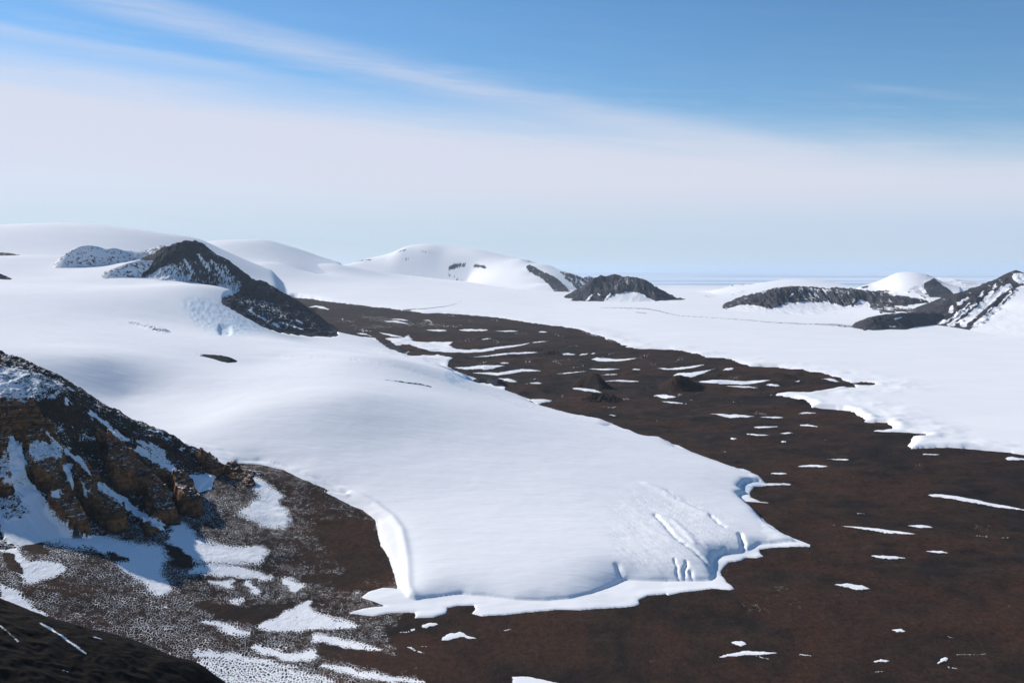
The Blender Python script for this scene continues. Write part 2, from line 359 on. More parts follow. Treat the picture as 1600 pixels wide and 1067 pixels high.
def rock_mat(name, c1, c2, c3, s=1., strata=0., k=.8, slope=.8, sn=1., aniso=(1, .5, .3), bumpd=8., dust=(.80, .81, .83)):
    m = MB(name, .92)
    n1 = m.noise(m.vec(.004 * s, .004 * s, .004 * s), 1, 5, .65); n2 = m.noise(m.vec(.03 * s, .03 * s, .03 * s), 1, 6, .7)
    col = m.mix(m.rng(n1, .35, .65), c1, c2); col = m.mix(m.rng(n2, .45, .72), col, c3)
    g_ = m.attr('sunlit_gold'); col = m.mix(m.math('MULTIPLY', g_, m.rng(n1, .25, .6, .4, 1.)), col, m.mix(m.rng(n2, .35, .65), (.085, .040, .020), (.28, .125, .050)))  # golden tower rock, brightened so its colour carries the sunlight on it
    if strata:
        st = m.noise(m.vec(.003, .003, strata), 1, 4, .7); col = m.mix(m.math('MULTIPLY', m.rng(st, .5, .6), .7), col, c1)
    col = m.mix(m.math('MULTIPLY', m.rng(n2, .5, .3), .5), col, tuple(v * .4 for v in c1))
    sep = N(m.nt, 'ShaderNodeSeparateXYZ'); link(m.nt, m.geo.outputs['Normal'], sep.inputs[0])
    ns = m.noise(m.vec(.03 * sn * aniso[0], .03 * sn * aniso[1], .03 * sn * aniso[2]), 1, 6, .72)
    t = m.math('ADD', m.attr('snow'), m.math('MULTIPLY', m.math('SUBTRACT', ns, .5), k * 2))
    t = m.math('ADD', t, m.math('MULTIPLY', m.math('SUBTRACT', sep.outputs['Z'], .66), slope))
    fac = m.rng(t, .42, .58); col = m.mix(fac, col, dust)
    bare = m.math('SUBTRACT', 1., m.math('MULTIPLY', m.rng(m.attr('snow'), .6, .95), .92)); nb = m.bump(n1, m.math('MULTIPLY', bare, .5), bumpd * 2); nb = m.bump(n2, m.math('MULTIPLY', bare, .9), bumpd * .5, nb)
    return m.done(col, nb)

# ------------------------------------------------------------------ mesh output
def mesh_grid(name, X, Y, Z, keep, mat, attrs=None, parent=None):
    r, c = X.shape; idx = np.arange(r * c).reshape(r, c)
    q = np.stack([idx[:-1, :-1], idx[:-1, 1:], idx[1:, 1:], idx[1:, :-1]], -1).reshape(-1, 4)
    kp = (keep[:-1, :-1] | keep[:-1, 1:] | keep[1:, 1:] | keep[1:, :-1]).ravel(); q = q[kp]
    a = X.ravel()[q]; b = Y.ravel()[q]
    if len(q):
        ar = ((a[:, 1] - a[:, 0]) * (b[:, 2] - b[:, 0]) - (a[:, 2] - a[:, 0]) * (b[:, 1] - b[:, 0])).mean()
        if ar < 0: q = q[:, ::-1]
    used = np.unique(q); rm = np.full(r * c, -1); rm[used] = np.arange(len(used)); q = rm[q]
    co = np.stack([X.ravel()[used], Y.ravel()[used], Z.ravel()[used]], 1)
    org = np.array([co[:, 0].mean(), co[:, 1].mean(), co[:, 2].min()]); co = co - org
    me = bpy.data.meshes.new(name); me.vertices.add(len(co)); me.vertices.foreach_set('co', co.astype(np.float32).ravel())
    me.loops.add(len(q) * 4); me.loops.foreach_set('vertex_index', q.ravel().astype(np.int32))
    me.polygons.add(len(q)); me.polygons.foreach_set('loop_start', np.arange(0, len(q) * 4, 4, dtype=np.int32))
    me.polygons.foreach_set('use_smooth', np.ones(len(q), bool))
    me.update(calc_edges=True)
    for k, v in (attrs or {}).items():
        at = me.attributes.new(k, 'FLOAT', 'POINT'); at.data.foreach_set('value', v.ravel()[used].astype(np.float32))
    me.materials.append(mat)
    o = bpy.data.objects.new(name, me); bpy.context.scene.collection.objects.link(o); o.location = org
    if parent: o.parent = parent
    return o
def tag(o, label, cat, kind=None, group=None):
    o['label'] = label; o['category'] = cat
    if kind: o['kind'] = kind
    if group: o['group'] = group
    return o
def polar(azs, ds):
    a = np.radians(azs)[None]; d = np.asarray(ds)[:, None]; return d * np.sin(a), d * np.cos(a)
def rows(y0, y1, step, h=1000.):
    ys = np.arange(y0, y1, -step); _, sz = slopes(np.full(len(ys), 800.), ys); return -h / sz
def cols(lo, hi, step, flo=-29., fhi=29.):
    a = []
    if lo < flo: a += list(np.linspace(lo, flo, max(2, int((flo - lo) / .35)))[:-1])
    s, e = max(lo, flo), min(hi, fhi); a += list(np.arange(s, e, step))
    if hi > fhi: a += list(np.linspace(fhi, hi, max(2, int((hi - fhi) / .35))))
    return np.array(a)
exec_q = 1.0

M_snow = snow_mat('wind_packed_snow'); M_far = snow_mat('far_snow', .22); M_gravel = gravel_mat('brown_gravel')
M_gold = rock_mat('golden_brown_cliff', (.026, .019, .016), (.042, .027, .020), (.075, .045, .028), 2.2, .06, .85, .8, 4.2, (1, 1, 1.8), 7.)
M_dark = rock_mat('shade_black_rock', (.006, .0045, .004), (.009, .006, .0045), (.022, .012, .005), 2.5, 0, .5, .1, 2., (1, .5, .5), 3.)  # near-black tone carries the shade of the side turned from the sun
M_peak = rock_mat('blue_shaded_rock', (.018, .021, .031), (.031, .034, .044), (.052, .049, .053), .8, .02, .75, .45, 1.3, (2.0, .45, .45), 20.)  # blue shade of the peak's face mixed into its rock colours
M_dusty = rock_mat('snow_dusted_scree', (.08, .068, .063), (.12, .10, .085), (.15, .12, .11), .8, 0, 1.0, .2, .8, (1, 1, 1), 10.)
M_farrock = rock_mat('haze_tinted_far_rock', (.038, .040, .053), (.058, .054, .064), (.082, .072, .073), .35, 0, .7, .5, .28, (1.6, .3, .3), 40.)  # blue of distance haze mixed into the rock colours
M_hill = rock_mat('brown_cone_gravel', (.030, .020, .017), (.050, .026, .018), (.06, .036, .025), 1.2, 0, .15, .1, 1., (1, 1, 1), 7.)

# ------------------------------------------------------------------ ground sheet
@chunked
def snow_ground(px, py):
    s = np.zeros(px.shape)
    def put(v, *regions, soft=8.):
        nonlocal s
        for r in regions:
            k = in_px(r, px, py, soft); s = s * (1 - k) + v * k
    put(.278, "o 0,800 400,700 480,735 600,800 625,910 640,950 610,1000 660,1060 760,1110 -100,1200 -100,850", soft=10)
    put(.265, "o 300,850 420,830 520,900 640,930 620,1000 480,990 360,960 300,900", soft=14)
    put(.248, "o 380,722 470,735 560,790 600,850 615,900 560,910 480,880 440,840 420,800 440,770 400,745", soft=9)
    put(.14, "o 500,815 585,815 620,912 560,905 520,860 500,840", soft=12)
    put(.22, "h 0,300 200,300 450,330 650,280 700,300 500,420 400,440 100,370", "h 800,540 1000,560 1300,640 1500,740 1250,740 950,670 780,640", "f 600,910 700,950 950,1050 560,1010", soft=4)
    put(.10, "h 60,310 400,350 560,340 400,420 150,360", "h 880,560 1100,600 1300,680 1000,640", soft=5)
    put(.10, "h 1180,450 1400,520 1500,740 1350,640", "e -50,1500 -50,1600 0,1600", soft=8)
    put(1., "E 0,590 130,570 250,710 400,800 640,870 770,870 740,1000 780,1060 760,1100 600,1000 520,900 420,870 300,860 180,840 90,780 0,800", soft=8.)
    put(1., "F 0,600 60,640 140,690 210,765 260,800 0,760", "F 150,505 280,510 300,550 160,600 100,590", "F 0,395 70,400 70,450 140,520 160,560 130,600 80,560 30,480 0,440", soft=6.)
    put(1., "f 600,870 700,900 900,930 1100,960 1400,930 1420,1000 1300,1067 1050,1020 800,980 f 640,880", "f 650,700 900,900 1150,950 1400,940 1380,1010 1100,1060 800,1040 620,900", soft=8.)
    put(1., "f 1200,640 1300,600 1380,480 1300,420 1200,300 1350,360 1540,480 1520,580 1600,650 1600,780 1400,740", soft=8.)
    put(1., "h 60,410 200,425 400,500 300,500 150,450", "h 380,445 560,380 740,270 730,360 900,395 1060,440 900,455 600,470 480,470", "h 740,495 900,520 1050,565 1200,600 1060,590 850,540 750,540",
        "h 350,575 430,565 620,630 780,590 790,620 740,655 600,650", "h 820,680 900,700 1100,740 1350,775 1500,795 1250,790 900,720", "h 130,175 250,165 250,200", "h 320,165 360,170 450,240 400,245",
        "h 560,150 680,150 690,210 620,230", "h 0,70 250,60 500,130 480,150 200,130 0,110", "h 250,285 310,285 300,300", soft=5.)
    put(.85, "h 0,600 100,590 350,640 640,690 620,700 330,665 0,630", soft=5.); put(.55, "h 0,640 330,670 640,710 900,790 1000,840 0,840", soft=3)
    put(.10, "g 1390,270 1600,350 1600,470 1450,430 1400,330", soft=3.); put(.15, "E 490,895 520,890 600,930 590,945 510,930", "E 0,890 60,900 130,990 100,1010 30,960", "E 70,830 130,830 230,880 240,910 150,900", soft=3.)
    # thin dusting elsewhere on the valley floor
    put(.26,  "a 400,200 700,230 900,270 1200,290 1330,320 1200,335 800,330 500,260", "c 780,590 1000,600 1040,640 880,640", "c 700,370 950,360 950,410 750,400", "c 1150,430 1500,400 1400,450 1180,470",
        "b 600,470 900,470 900,500 650,520", "c 380,300 800,290 860,330 600,330", "a 900,450 1150,470 1100,500 950,490", "a 330,300 700,300 900,330 600,360 400,330", soft=4)
    put(.205, "H 230,700 500,560 620,740 380,800 240,780", "H 1250,820 1600,640 1600,700 1400,800 1280,860", "H 1260,930 1450,920 1440,950 1280,960", "G 1400,960 1600,930 1600,990 1420,990", "H 1250,300 1600,320 1600,400 1200,360", "h 600,180 900,200 1300,230 1100,150 800,100", soft=8)
    put(.225, "H 240,720 340,690 400,720 300,780", "d 620,850 700,800 700,950 640,920", soft=4)
    for st, w in SPECKS: s = np.maximum(s, strip_px(st, w / scale_of(st) * .5, px, py, 1.) * .62)
    return s
SPECKS = [("H 1390,384 1440,386",2),("H 1490,392 1525,393",3),("H 1090,50 1120,50",3),("H 825,277 858,278",3),("H 355,943 410,943",3),("H 575,938 615,943",4),("H 1010,834 1040,836",2),
 ("H 1255,852 1282,854",4),("H 1262,1000 1295,1002",5),("H 900,1015 960,1017",3),("H 1280,938 1420,935",2),("G 370,830 430,815",7),("G 840,819 875,817",3),("G 420,905 480,925",7),("G 480,900 500,898",3),
 ("c 270,460 320,455",5),("c 330,495 370,496",4),("c 350,640 390,640",3),("c 40,678 75,679",4),("c 610,938 640,940",4),("c 620,488 645,486",4),("c 660,515 790,528",3),("c 1480,850 1505,851",4),("c 160,432 180,430",5),
 ("b 640,268 720,290",4),("b 40,515 110,516",4),("b 440,508 500,495",5),("b 665,518 725,520",4),("b 785,543 900,540",4),("b 1230,822 1290,824",5),("b 835,885 890,890",5),("b 1075,880 1170,890",5),("b 1480,998 1515,998",5),
 ("b 480,665 515,655",5),("b 320,272 450,272",4),("b 790,375 850,370",4),("b 1380,470 1460,455",5),("b 1050,470 1180,430",4),("b 730,795 780,796",3),("b 150,165 230,165",3),("b 160,345 210,345",4),("a 320,265 440,275",5),("a 1020,290 1100,303",6),
 ("a 1100,272 1125,272",5),("a 1390,280 1420,285",6),("a 1190,315 1320,318",4),("a 440,335 600,370",5),("a 600,195 640,195",4),("a 1200,240 1310,243",2),("a 1340,440 1420,430",5),("a 1510,425 1600,422",5),("c 230,180 340,150",3),("c 1100,270 1140,268",3),
 ("c 1020,460 1080,470",4),("c 1040,345 1100,310",3),("c 10,130 30,128",5),("c 0,200 120,210",3)]

X, Y = polar(cols(-50, 50, .05), np.r_[np.geomspace(900, 1850, 25)[:-1], rows(1240, 470, .95)])
X, Y = X[Y[:, X.shape[1] // 2] < 24000], Y[Y[:, X.shape[1] // 2] < 24000]
lap('start ground')
Zg = ground(X, Y)
GA = np.arctan2(X[0], Y[0]); GD = np.hypot(X[:, 0], Y[:, 0]); GO = np.argsort(GD); GDs = GD[GO]; GZ = Zg[GO]
ground_exact = ground
def ground(x, y):
    """height of the ground sheet itself"""
    x = np.asarray(x, float); y = np.asarray(y, float); a = np.arctan2(x, y); d = np.hypot(x, y)
    i = np.clip(np.searchsorted(GDs, d) - 1, 0, len(GDs) - 2); j = np.clip(np.searchsorted(GA, a) - 1, 0, len(GA) - 2)
    u = np.clip((d - GDs[i]) / (GDs[i + 1] - GDs[i]), 0, 1); v = np.clip((a - GA[j]) / (GA[j + 1] - GA[j]), 0, 1)
    return (GZ[i, j] * (1 - v) + GZ[i, j + 1] * v) * (1 - u) + (GZ[i + 1, j] * (1 - v) + GZ[i + 1, j + 1] * v) * u
@chunked
def under_ice(x, y):
    s_, _ = sdf(rim, x, y); return np.where(s_ > 40, IS(x, y) - 12 - np.clip(s_ - 40, 0, 200) * .2, 1e9)
hz = np.minimum(Zg, under_ice(X, Y))
px, py = project(X, Y, hz); px = px + 13 * chunked(lambda a, b: fbm(a, b, 60, 3, 311))(X, Y); py = py + 6 * chunked(lambda a, b: fbm(a, b, 60, 3, 312))(X, Y); SG = snow_ground(px, py); lap('ground')
gr = mesh_grid('ground', X, Y, hz, np.ones(X.shape, bool), M_gravel, {'snow': SG})
tag(gr, 'dark brown gravel valley floor between the glacier and the flat ice', 'ground', 'structure')

# ------------------------------------------------------------------ glacier
X, Y = polar(cols(-48, 17, .05, -29, 17), rows(1010, 466, .95)); k = Y[:, X.shape[1] // 2] < 17000; X, Y = X[k], Y[k]
# cull most of the sheet cheaply first: only evaluate inside a loose box
Z, g, s, t, prof = glacier_h(X, Y)
sa, _ = csdf(apron, X, Y)
sa = sa + 3 * fbm(X, Y, 25, 3, 61)
thin = g + np.where(sa > 0, 3.2 * (1 - np.exp(-sa / 7.)) + .3, -2 + sa * .15)
Z = np.where(s > 0, np.maximum(Z, thin), thin)
# tumbled ice below the rocky peak
px, py = project(X, Y, Z)
cr = in_px("i 560,430 700,415 860,470 1000,560 1120,630 860,660 760,640 640,560", px, py, 10)
Z = Z + cr * 9 * (fbm(X * .5 + Y * .25, Y * 1.2, 55, 3, 71, ridged=True) - .4) - in_px("i 810,590 880,600 880,650 810,650", px, py, 4) * 25
fl = in_px('d 0,150 350,250 650,380 900,600 860,700 640,740 560,800 300,940 0,940 -300,700 -300,300', px, py, 25); Z = Z + fl * sstep(5, 50, s) * (2.6 * (fbm(X * .80 + Y * .60, (Y * .80 - X * .60) * .16, 17, 3, 77, .6, True) - .4) + 2. * fbm(X * .8 + Y * .6, (Y * .8 - X * .6) * .3, 60, 2, 78))
Z = Z - 160 * in_px('i 835,405 905,375 950,335 1100,325 1300,440 1500,600 1560,652 1480,656 1350,648 1200,630 1100,600 1000,545 900,488 840,450', px, py, 2.5)
rb = in_px("i 240,570 320,570 420,600 500,630 440,640 330,610", px, py, 4); Z = Z + rb * 9 * fbm(X, Y, 40, 2, 73, ridged=True)
gz = np.gradient(Z); icy = np.clip((sstep(.0, 30, s) * sstep(60, 10, s) * (body_w.min() < 99)) * .35, 0, 1) * (py > 700)
ice = np.clip(cr * .55 + .5 * icy * (px > 700) + in_px("a 1180,700 1330,700 1440,730 1440,770 1240,800", px, py, 3) * .8 + in_px("d 760,120 990,90 980,150 800,220", px, py, 3) * .5, 0, 1)  # both traced hollows have their blue shade painted in with the ice tint
keep = np.maximum(s, sa) > -14
gl = mesh_grid('glacier', X, Y, Z, keep, M_snow, {'ice': ice}); tag(gl, 'smooth white glacier tongue spilling from the left slope onto brown gravel', 'glacier', 'structure')
GLX = None
@chunked
def glac_surf(x, y):
    x = np.asarray(x, float); y = np.asarray(y, float); return np.maximum(GL(x, y) + und(x, y), ground(x, y))
@chunked
def ice_surf(x, y): return np.where(y < 60000, IS(x, y) + 5 * fbm(x, y, 1100, 3, 41), -300.)

lap('glacier')
# ------------------------------------------------------------------ flat ice
X, Y = polar(cols(-48, 48, .08, -28, 28), np.r_[rows(760, 470, 1.1), np.geomspace(21000, 62000, 110)])
rr = np.hypot(X, Y)[:, 0]; o_ = np.argsort(rr); X, Y = X[o_], Y[o_]
Z, g, s = ice_h(X, Y)
ish = mesh_grid('ice_sheet', X, Y, Z, s > -14, M_far, {'ice': np.zeros(X.shape)}); tag(ish, 'broad flat white ice sheet beyond the brown valley', 'ice sheet', 'structure')
lap('ice')
# sea ice to the horizon
m = MB('sea_ice', .8); n1 = m.noise(m.vec(.000012, .00010, 0), 1, 5, .6); col = m.mix(m.rng(n1, .47, .6), (.74, .76, .80), (.30, .46, .64)); M_sea = m.done(col)
X, Y = polar(np.linspace(-180, 180, 145), np.geomspace(30000, 350000, 60)); Z = np.full(X.shape, -300.)
sea = mesh_grid('sea_ice', X, Y, Z, np.ones(X.shape, bool), M_sea); tag(sea, 'far frozen sea with blue streaks under the horizon', 'sea ice', 'structure')

# ------------------------------------------------------------------ mountains
class Lin:
    """surface through scattered heights with creases kept"""
    def __init__(self, xyz, L):
        self.L = L; self.q = xyz[:, :2] / L; n = len(xyz)
        K = np.sqrt(((self.q[:, None] - self.q[None]) ** 2).sum(-1)); Pm = np.c_[np.ones(n), self.q]
        M = np.block([[K + np.eye(n) * 1e-6, Pm], [Pm.T, np.zeros((3, 3))]]); self.c = np.linalg.lstsq(M, np.r_[xyz[:, 2], 0, 0, 0], rcond=None)[0]
    def __call__(self, x, y):
        u = np.asarray(x, float) / self.L; v = np.asarray(y, float) / self.L; out = self.c[-3] + self.c[-2] * u + self.c[-1] * v
        for c, p in zip(self.c, self.q): out = out + c * np.sqrt((u - p[0]) ** 2 + (v - p[1]) ** 2)
        return out
def resample(p, n):
    s = np.r_[0, np.cumsum(np.hypot(*np.diff(p, axis=0).T))]; t = np.linspace(0, s[-1], n); return np.stack([np.interp(t, s, p[:, 0]), np.interp(t, s, p[:, 1])], 1)
def mountain(name, label, crest, dc, foot, surf, back, cell, mat, rough=0., size=200., aniso=(1, 1), snow=0., areas=(), extra=(), foot_d=None, backz=None,
             cat='mountain', nc=36, nf=26, modify=None, blur=0, footdz=-3., ridged=True, crestfade=.5, octv=5, warp=2.):
    c = resample(P(crest), nc); dcx = np.array(dc, float); d = np.interp(c[:, 0], dcx[:, 0], dcx[:, 1]) if len(dcx) > 1 else np.full(len(c), dcx[0][1])
    cx, cy, cz = at_d(c[:, 0], c[:, 1], d); C = np.stack([cx, cy, cz], 1)
    f = resample(P(foot), nf)
    if foot_d is not None:
        fd = np.array(foot_d, float); dd = np.interp(f[:, 0], fd[:, 0], fd[:, 1]); fx, fy, fz = at_d(f[:, 0], f[:, 1], dd); Fp = np.stack([fx, fy, np.minimum(fz, surf(fx, fy) - 8) if name != 'foreground_ridge' else fz], 1)
    else:
        w = cast(f, surf); lim = np.interp(f[:, 0], c[:, 0], d) * .985; fz = surf(w[:, 0], w[:, 1]) + footdz; bad = w[:, 1] > lim
        if bad.any():
            qx, qy, qz = at_d(f[:, 0], f[:, 1], lim); w = np.where(bad[:, None], np.stack([qx, qy], 1), w); fz = np.where(bad, np.minimum(qz, surf(qx, qy) - 4), fz)
        Fp = np.c_[w, fz]
    r = np.hypot(C[:, 0], C[:, 1]); bx = C[:, 0] * (1 + back / r); by = C[:, 1] * (1 + back / r)
    bz = surf(bx, by) - 25 if backz is None else np.full(len(bx), float(backz)); B = np.stack([bx, by, bz], 1)[::2]
    mid = [];
    ctrl = [C, Fp, B]
    if len(extra): e = np.array(extra, float); ex, ey, ez = at_d(e[:, 0], e[:, 1], e[:, 2]); ctrl.append(np.stack([ex, ey, ez], 1))
    ctrl = np.concatenate(ctrl)
    # drop near-duplicates
    kept = []
    for q in ctrl:
        if all(np.hypot(q[0] - p[0], q[1] - p[1]) > cell * 2.2 for p in kept): kept.append(q)
    L = Lin(np.array(kept), size * 4)
    hull = np.concatenate([Fp[:, :2], B[::-1, :2] if B[0, 0] > B[-1, 0] else B[:, :2][::-1]])
    hull = np.concatenate([Fp[:, :2], C[-1:, :2], B[:, :2][::-1], C[:1, :2]])
    lo = hull.min(0) - 4 * cell; hi = hull.max(0) + 4 * cell
    X, Y = np.meshgrid(np.arange(lo[0], hi[0], cell), np.arange(lo[1], hi[1], cell))
    print('MTN', label[:45], X.shape, 'foot d', Fp[:, 1].min().round(), Fp[:, 1].max().round(), 'crest z', C[:, 2].max().round(), 'foot z', Fp[:, 2].min().round(), Fp[:, 2].max().round(), round(_t.time() - _T0, 1), flush=True)
    s, _ = csdf(hull, X, Y); Z = chunked(L)(X, Y)
    dcr = chunked(lambda a, b: seg_dist(C[:, :2], a, b, False)[0])(X, Y)
    px, py = project(X, Y, Z); S = np.full(X.shape, float(snow))
    wq = size * .35; wx_ = chunked(lambda a, b: fbm(a, b, wq, 3, 301))(X, Y); wy_ = chunked(lambda a, b: fbm(a, b, wq, 3, 302))(X, Y)
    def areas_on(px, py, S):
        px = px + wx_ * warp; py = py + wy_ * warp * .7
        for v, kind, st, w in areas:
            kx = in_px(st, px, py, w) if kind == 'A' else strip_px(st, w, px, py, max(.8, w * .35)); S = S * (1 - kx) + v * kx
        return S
    S0 = areas_on(px, py, S); rough = rough * (1 - .9 * sstep(.75, 1., S0)) if np.any(rough) else 0
    if np.any(rough):
        nz = chunked(lambda a, b: fbm(a, b, size, octv, len(name) * 7 + int(abs(cx[0])) % 50, .55, ridged))(X * aniso[0], Y * aniso[1])
        Z = Z + rough * (nz - (.35 if ridged else 0)) * np.clip(s / size, 0, 1) * (crestfade + (1 - crestfade) * np.clip(dcr / size, 0, 1))
    if modify is not None: Z = modify(X, Y, Z, s)
    for _ in range(blur):
        q = np.pad(Z, 1, mode='edge'); Z = (q[:-2, 1:-1] + q[2:, 1:-1] + q[1:-1, :-2] + q[1:-1, 2:] + 2 * Z) / 6.
    Z = Z + np.minimum(s, 0) * .7
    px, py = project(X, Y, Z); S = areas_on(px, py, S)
    o = mesh_grid(name, X, Y, Z, s > -2.5 * cell, mat, dict({'snow': S}, **({'sunlit_gold': SUNLIT_GOLD['k']} if name == 'rocky_mountain' else {})))
    if label: tag(o, label, cat, 'structure')
    return o

# snow domes at the upper left
mountain('snow_dome', 'long white snow dome filling the upper left skyline', "n -500,150 -200,112 0,100 200,92 290,85 440,75 560,82 720,98 900,118 1000,140 1100,145 1200,165 1260,200 1330,245 1400,290 1460,330 1560,400 1640,440",
    [(-130,17000),(150,17500),(330,17000),(430,15500)], "n -500,290 0,300 300,300 700,290 1000,300 1200,330 1450,400 1640,450", glac_surf, 4000, 60, M_far, 22, 1500, (1,1), 1, nc=44,
    foot_d=[(-150,13000),(300,13200),(430,13800)], backz=500, ridged=False, cat='snow dome', blur=6)
mountain('snow_dome', 'smaller rounded snow dome behind the long one, beside the dark pyramid peak', "i 600,110 680,80 740,66 900,58 1000,55 1120,54 1200,85 1300,110 1400,150 1480,180 1565,214",
    [(290,29000),(530,29000)], "i 600,220 900,215 1100,205 1250,200 1400,205 1575,218", ice_surf, 5000, 90, M_far, 30, 2200, (1,1), 1, foot_d=[(290,25000),(530,26500)], backz=600, ridged=False, cat='snow dome', blur=6)
# plateau
mountain('snow_plateau', 'far white plateau with small blue scarps and a cliff at its right end', "j -10,138 60,120 120,104 160,104 200,100 260,90 320,60 350,45 480,50 530,60 600,80 800,90 1000,105 1090,103 1130,110 1160,125 1240,130 1300,145 1350,175 1420,190 1460,200 1500,230 1530,262",
    [(540,31500),(925,26300)], "j -10,143 240,155 400,170 600,198 700,226 880,262 1050,290 1240,310 1430,325 1510,300", ice_surf, 3500, 38, M_farrock, 60, 900, (1.4,.7), .95, nc=110, nf=60, blur=8,
    areas=[(.16,'A',"j 1120,145 1160,130 1240,180 1320,215 1400,290 1430,325 1300,320 1290,280 1230,225 1150,185",1.2),(.3,'A',"j 1330,165 1420,190 1460,200 1500,230 1530,262 1500,310 1450,300 1400,250 1350,200",1.5),  # first region: bare rock, with the cliff's blue shade painted in by it
           (.1,'A',"j 640,155 670,130 740,128 760,140 700,150 660,168",1),(.15,'A',"j 795,130 850,132 885,150 880,158 800,150",1),(.35,'S',"j 310,65 350,46 380,44",1.1),(.35,'S',"j 470,49 520,56 560,68",.8),(.3,'S',"j 60,118 120,105 160,104",1.),
           (.4,'S',"j 1100,104 1160,118",1.2),(.3,'S',"j 620,195 680,208",1.),(.35,'S',"j 690,226 730,232",.7),(.35,'S',"j 900,262 1050,288 1240,309",.7),(.4,'S',"j 360,100 400,98",.7)], cat='plateau', footdz=-8, extra=[(822,415,27600),(847,430,26000),(862,442,24600),(850,456,23000),(890,441,27300),(897,458,24800),(875,425,27500)])
mountain('mountain', 'tiny far summit peeping out between the plateau cliff and the flat-topped mountain', "j 1470,240 1490,210 1520,203 1555,218 1580,250", [(900,34000)], "j 1460,270 1520,290 1590,280", ice_surf, 1500, 60, M_farrock, 60, 500, (1,1), .4)
# flat-topped mountain
mountain('flat_topped_mountain', 'dark flat-topped mountain with a white snow apron, standing alone in the flat ice',
    "k 20,374 100,338 150,290 200,250 240,210 290,175 340,163 440,160 500,175 560,178 640,188 700,215 740,250 780,310 830,345 900,380 980,408 1060,426 1110,441",
    [(880,20300),(960,20900),(1090,19500)], "k 20,376 190,378 330,380 420,395 600,425 800,440 950,440 1110,444", ice_surf, 900, 16, M_farrock, 95, 330, (1.5,.5), .12, nc=60,
    areas=[(1.,'A',"k 340,378 380,352 430,320 500,305 560,295 640,310 700,345 760,380 860,408 980,420 1110,445 1000,480 340,470 300,390",1.),(.3,'A',"k 440,180 560,178 640,200 700,300 640,310 560,290 480,300 430,300 420,230",2),
           (1,'S',"k 195,370 240,325",1.),(1,'S',"k 345,375 390,315",1.),(1,'A',"k 285,315 305,315 300,330",.6)], extra=[(985,457,20150),(960,440,20600),(935,450,20500),(1000,440,20650)], cat='mountain')
mountain('mountain', 'long dark ridge with a streaked cliff face rising from the right of the flat ice',
    "l 15,400 100,355 200,320 300,290 400,250 480,233 590,230 680,243 760,253 850,245 930,252 1000,262 1080,268 1150,290 1250,305 1380,330 1430,350 1480,375 1560,398 1620,408",
    [(1130,17300),(1250,18000),(1350,17600),(1465,16600)], "l 15,403 150,420 300,440 600,455 900,455 1100,445 1200,435 1330,431 1500,428 1620,412", ice_surf, 1200, 14, M_farrock, 95, 230, (1.6,.35), .2, nc=60, crestfade=.15,
    areas=[(1.,'A',"l 15,404 120,374 200,368 290,385 300,397 350,400 430,387 500,345 540,362 580,350 640,345 700,354 770,345 860,372 900,378 980,382 1010,365 1030,330 1060,330 1100,350 1112,400 1140,419 1200,430 1100,500 0,500",.9),
           (.32,'A',"l 540,240 1020,262 1000,370 760,345 560,350",2),(1,'S',"l 505,308 530,288",1.),(1,'A',"l 385,350 405,340 400,355",.6),(.8,'S',"l 290,350 330,320",.5),(.0,'A',"l 100,360 300,290 480,235 520,280 420,370 300,380 200,360",2)],
    extra=[(1230,472,17350),(1300,478,17100),(1350,476,17100),(1260,470,17500)])
mountain('mountain', 'white rounded snow summit with a dark blue shaded face on its right',
    "m 60,300 110,275 200,270 300,220 370,180 430,155 520,150 620,155 740,190 775,205 800,225 850,270 920,320 1000,385", [(1340,21500),(1460,20600),(1500,21500)], "m 40,330 300,400 600,470 800,520 1020,450", ice_surf, 1500, 22, M_farrock, 50, 500, (1,1), .97,
    areas=[(.12,'A',"m 655,258 770,203 800,225 1000,382 960,450 860,460 790,440 720,380",1.2),(.45,'A',"m 60,300 110,275 200,270 130,310",1.5),(.4,'A',"m 170,330 370,300 420,345 400,385 330,360 200,345",1.5),(.4,'A',"m 480,345 650,260 720,380 860,460 800,480 660,390 600,335",1.5),(.35,'S',"m 620,155 740,188",1.)],  # first region paints the right-hand face dark to stand for its shade
    extra=[(1470,470,19300),(1445,445,20300)])
mountain('mountain', 'low grey snow-dusted mountain behind the rounded white summit', "m 700,230 800,200 930,210 1080,245 1160,270 1220,297 1300,330", [(1450,26000)], "m 700,400 900,420 1100,420 1300,420", ice_surf, 2000, 40, M_farrock, 70, 700, (1,1), .55)
mountain('snow_dome', 'low bright snow dome on the horizon behind the long dark ridge', "k 860,356 1000,352 1100,342 1180,325 1250,300 1300,280 1440,250 1590,237 l 240,213 330,196 450,180 570,173 700,178 800,195 900,225 1000,255 1100,290",
    [(1040,25500),(1350,26000)], "k 860,362 1100,372 1250,400 1500,420 l 400,330 700,340 1000,340 1100,330", ice_surf, 3000, 45, M_farrock, 40, 900, (1,1), .95, areas=[(.4,'A',"k 1080,345 1180,325 1250,325 1250,345 1120,352",1.2),(.45,'A',"k 1360,320 1500,290 1490,305 1400,330",1.),(.4,'A',"l 130,325 200,290 290,275 300,290 200,320",1.2)], cat='snow dome')
mountain('mountain', 'thin bluish far ridge left of the bright low snow dome', "k 1240,305 1300,282 1380,255 1440,234 1500,240 1560,232 1600,240 1640,260", [(1120,30000)], "k 1240,315 1640,300", ice_surf, 1500, 60, M_farrock, 40, 500, (1,1), .45)
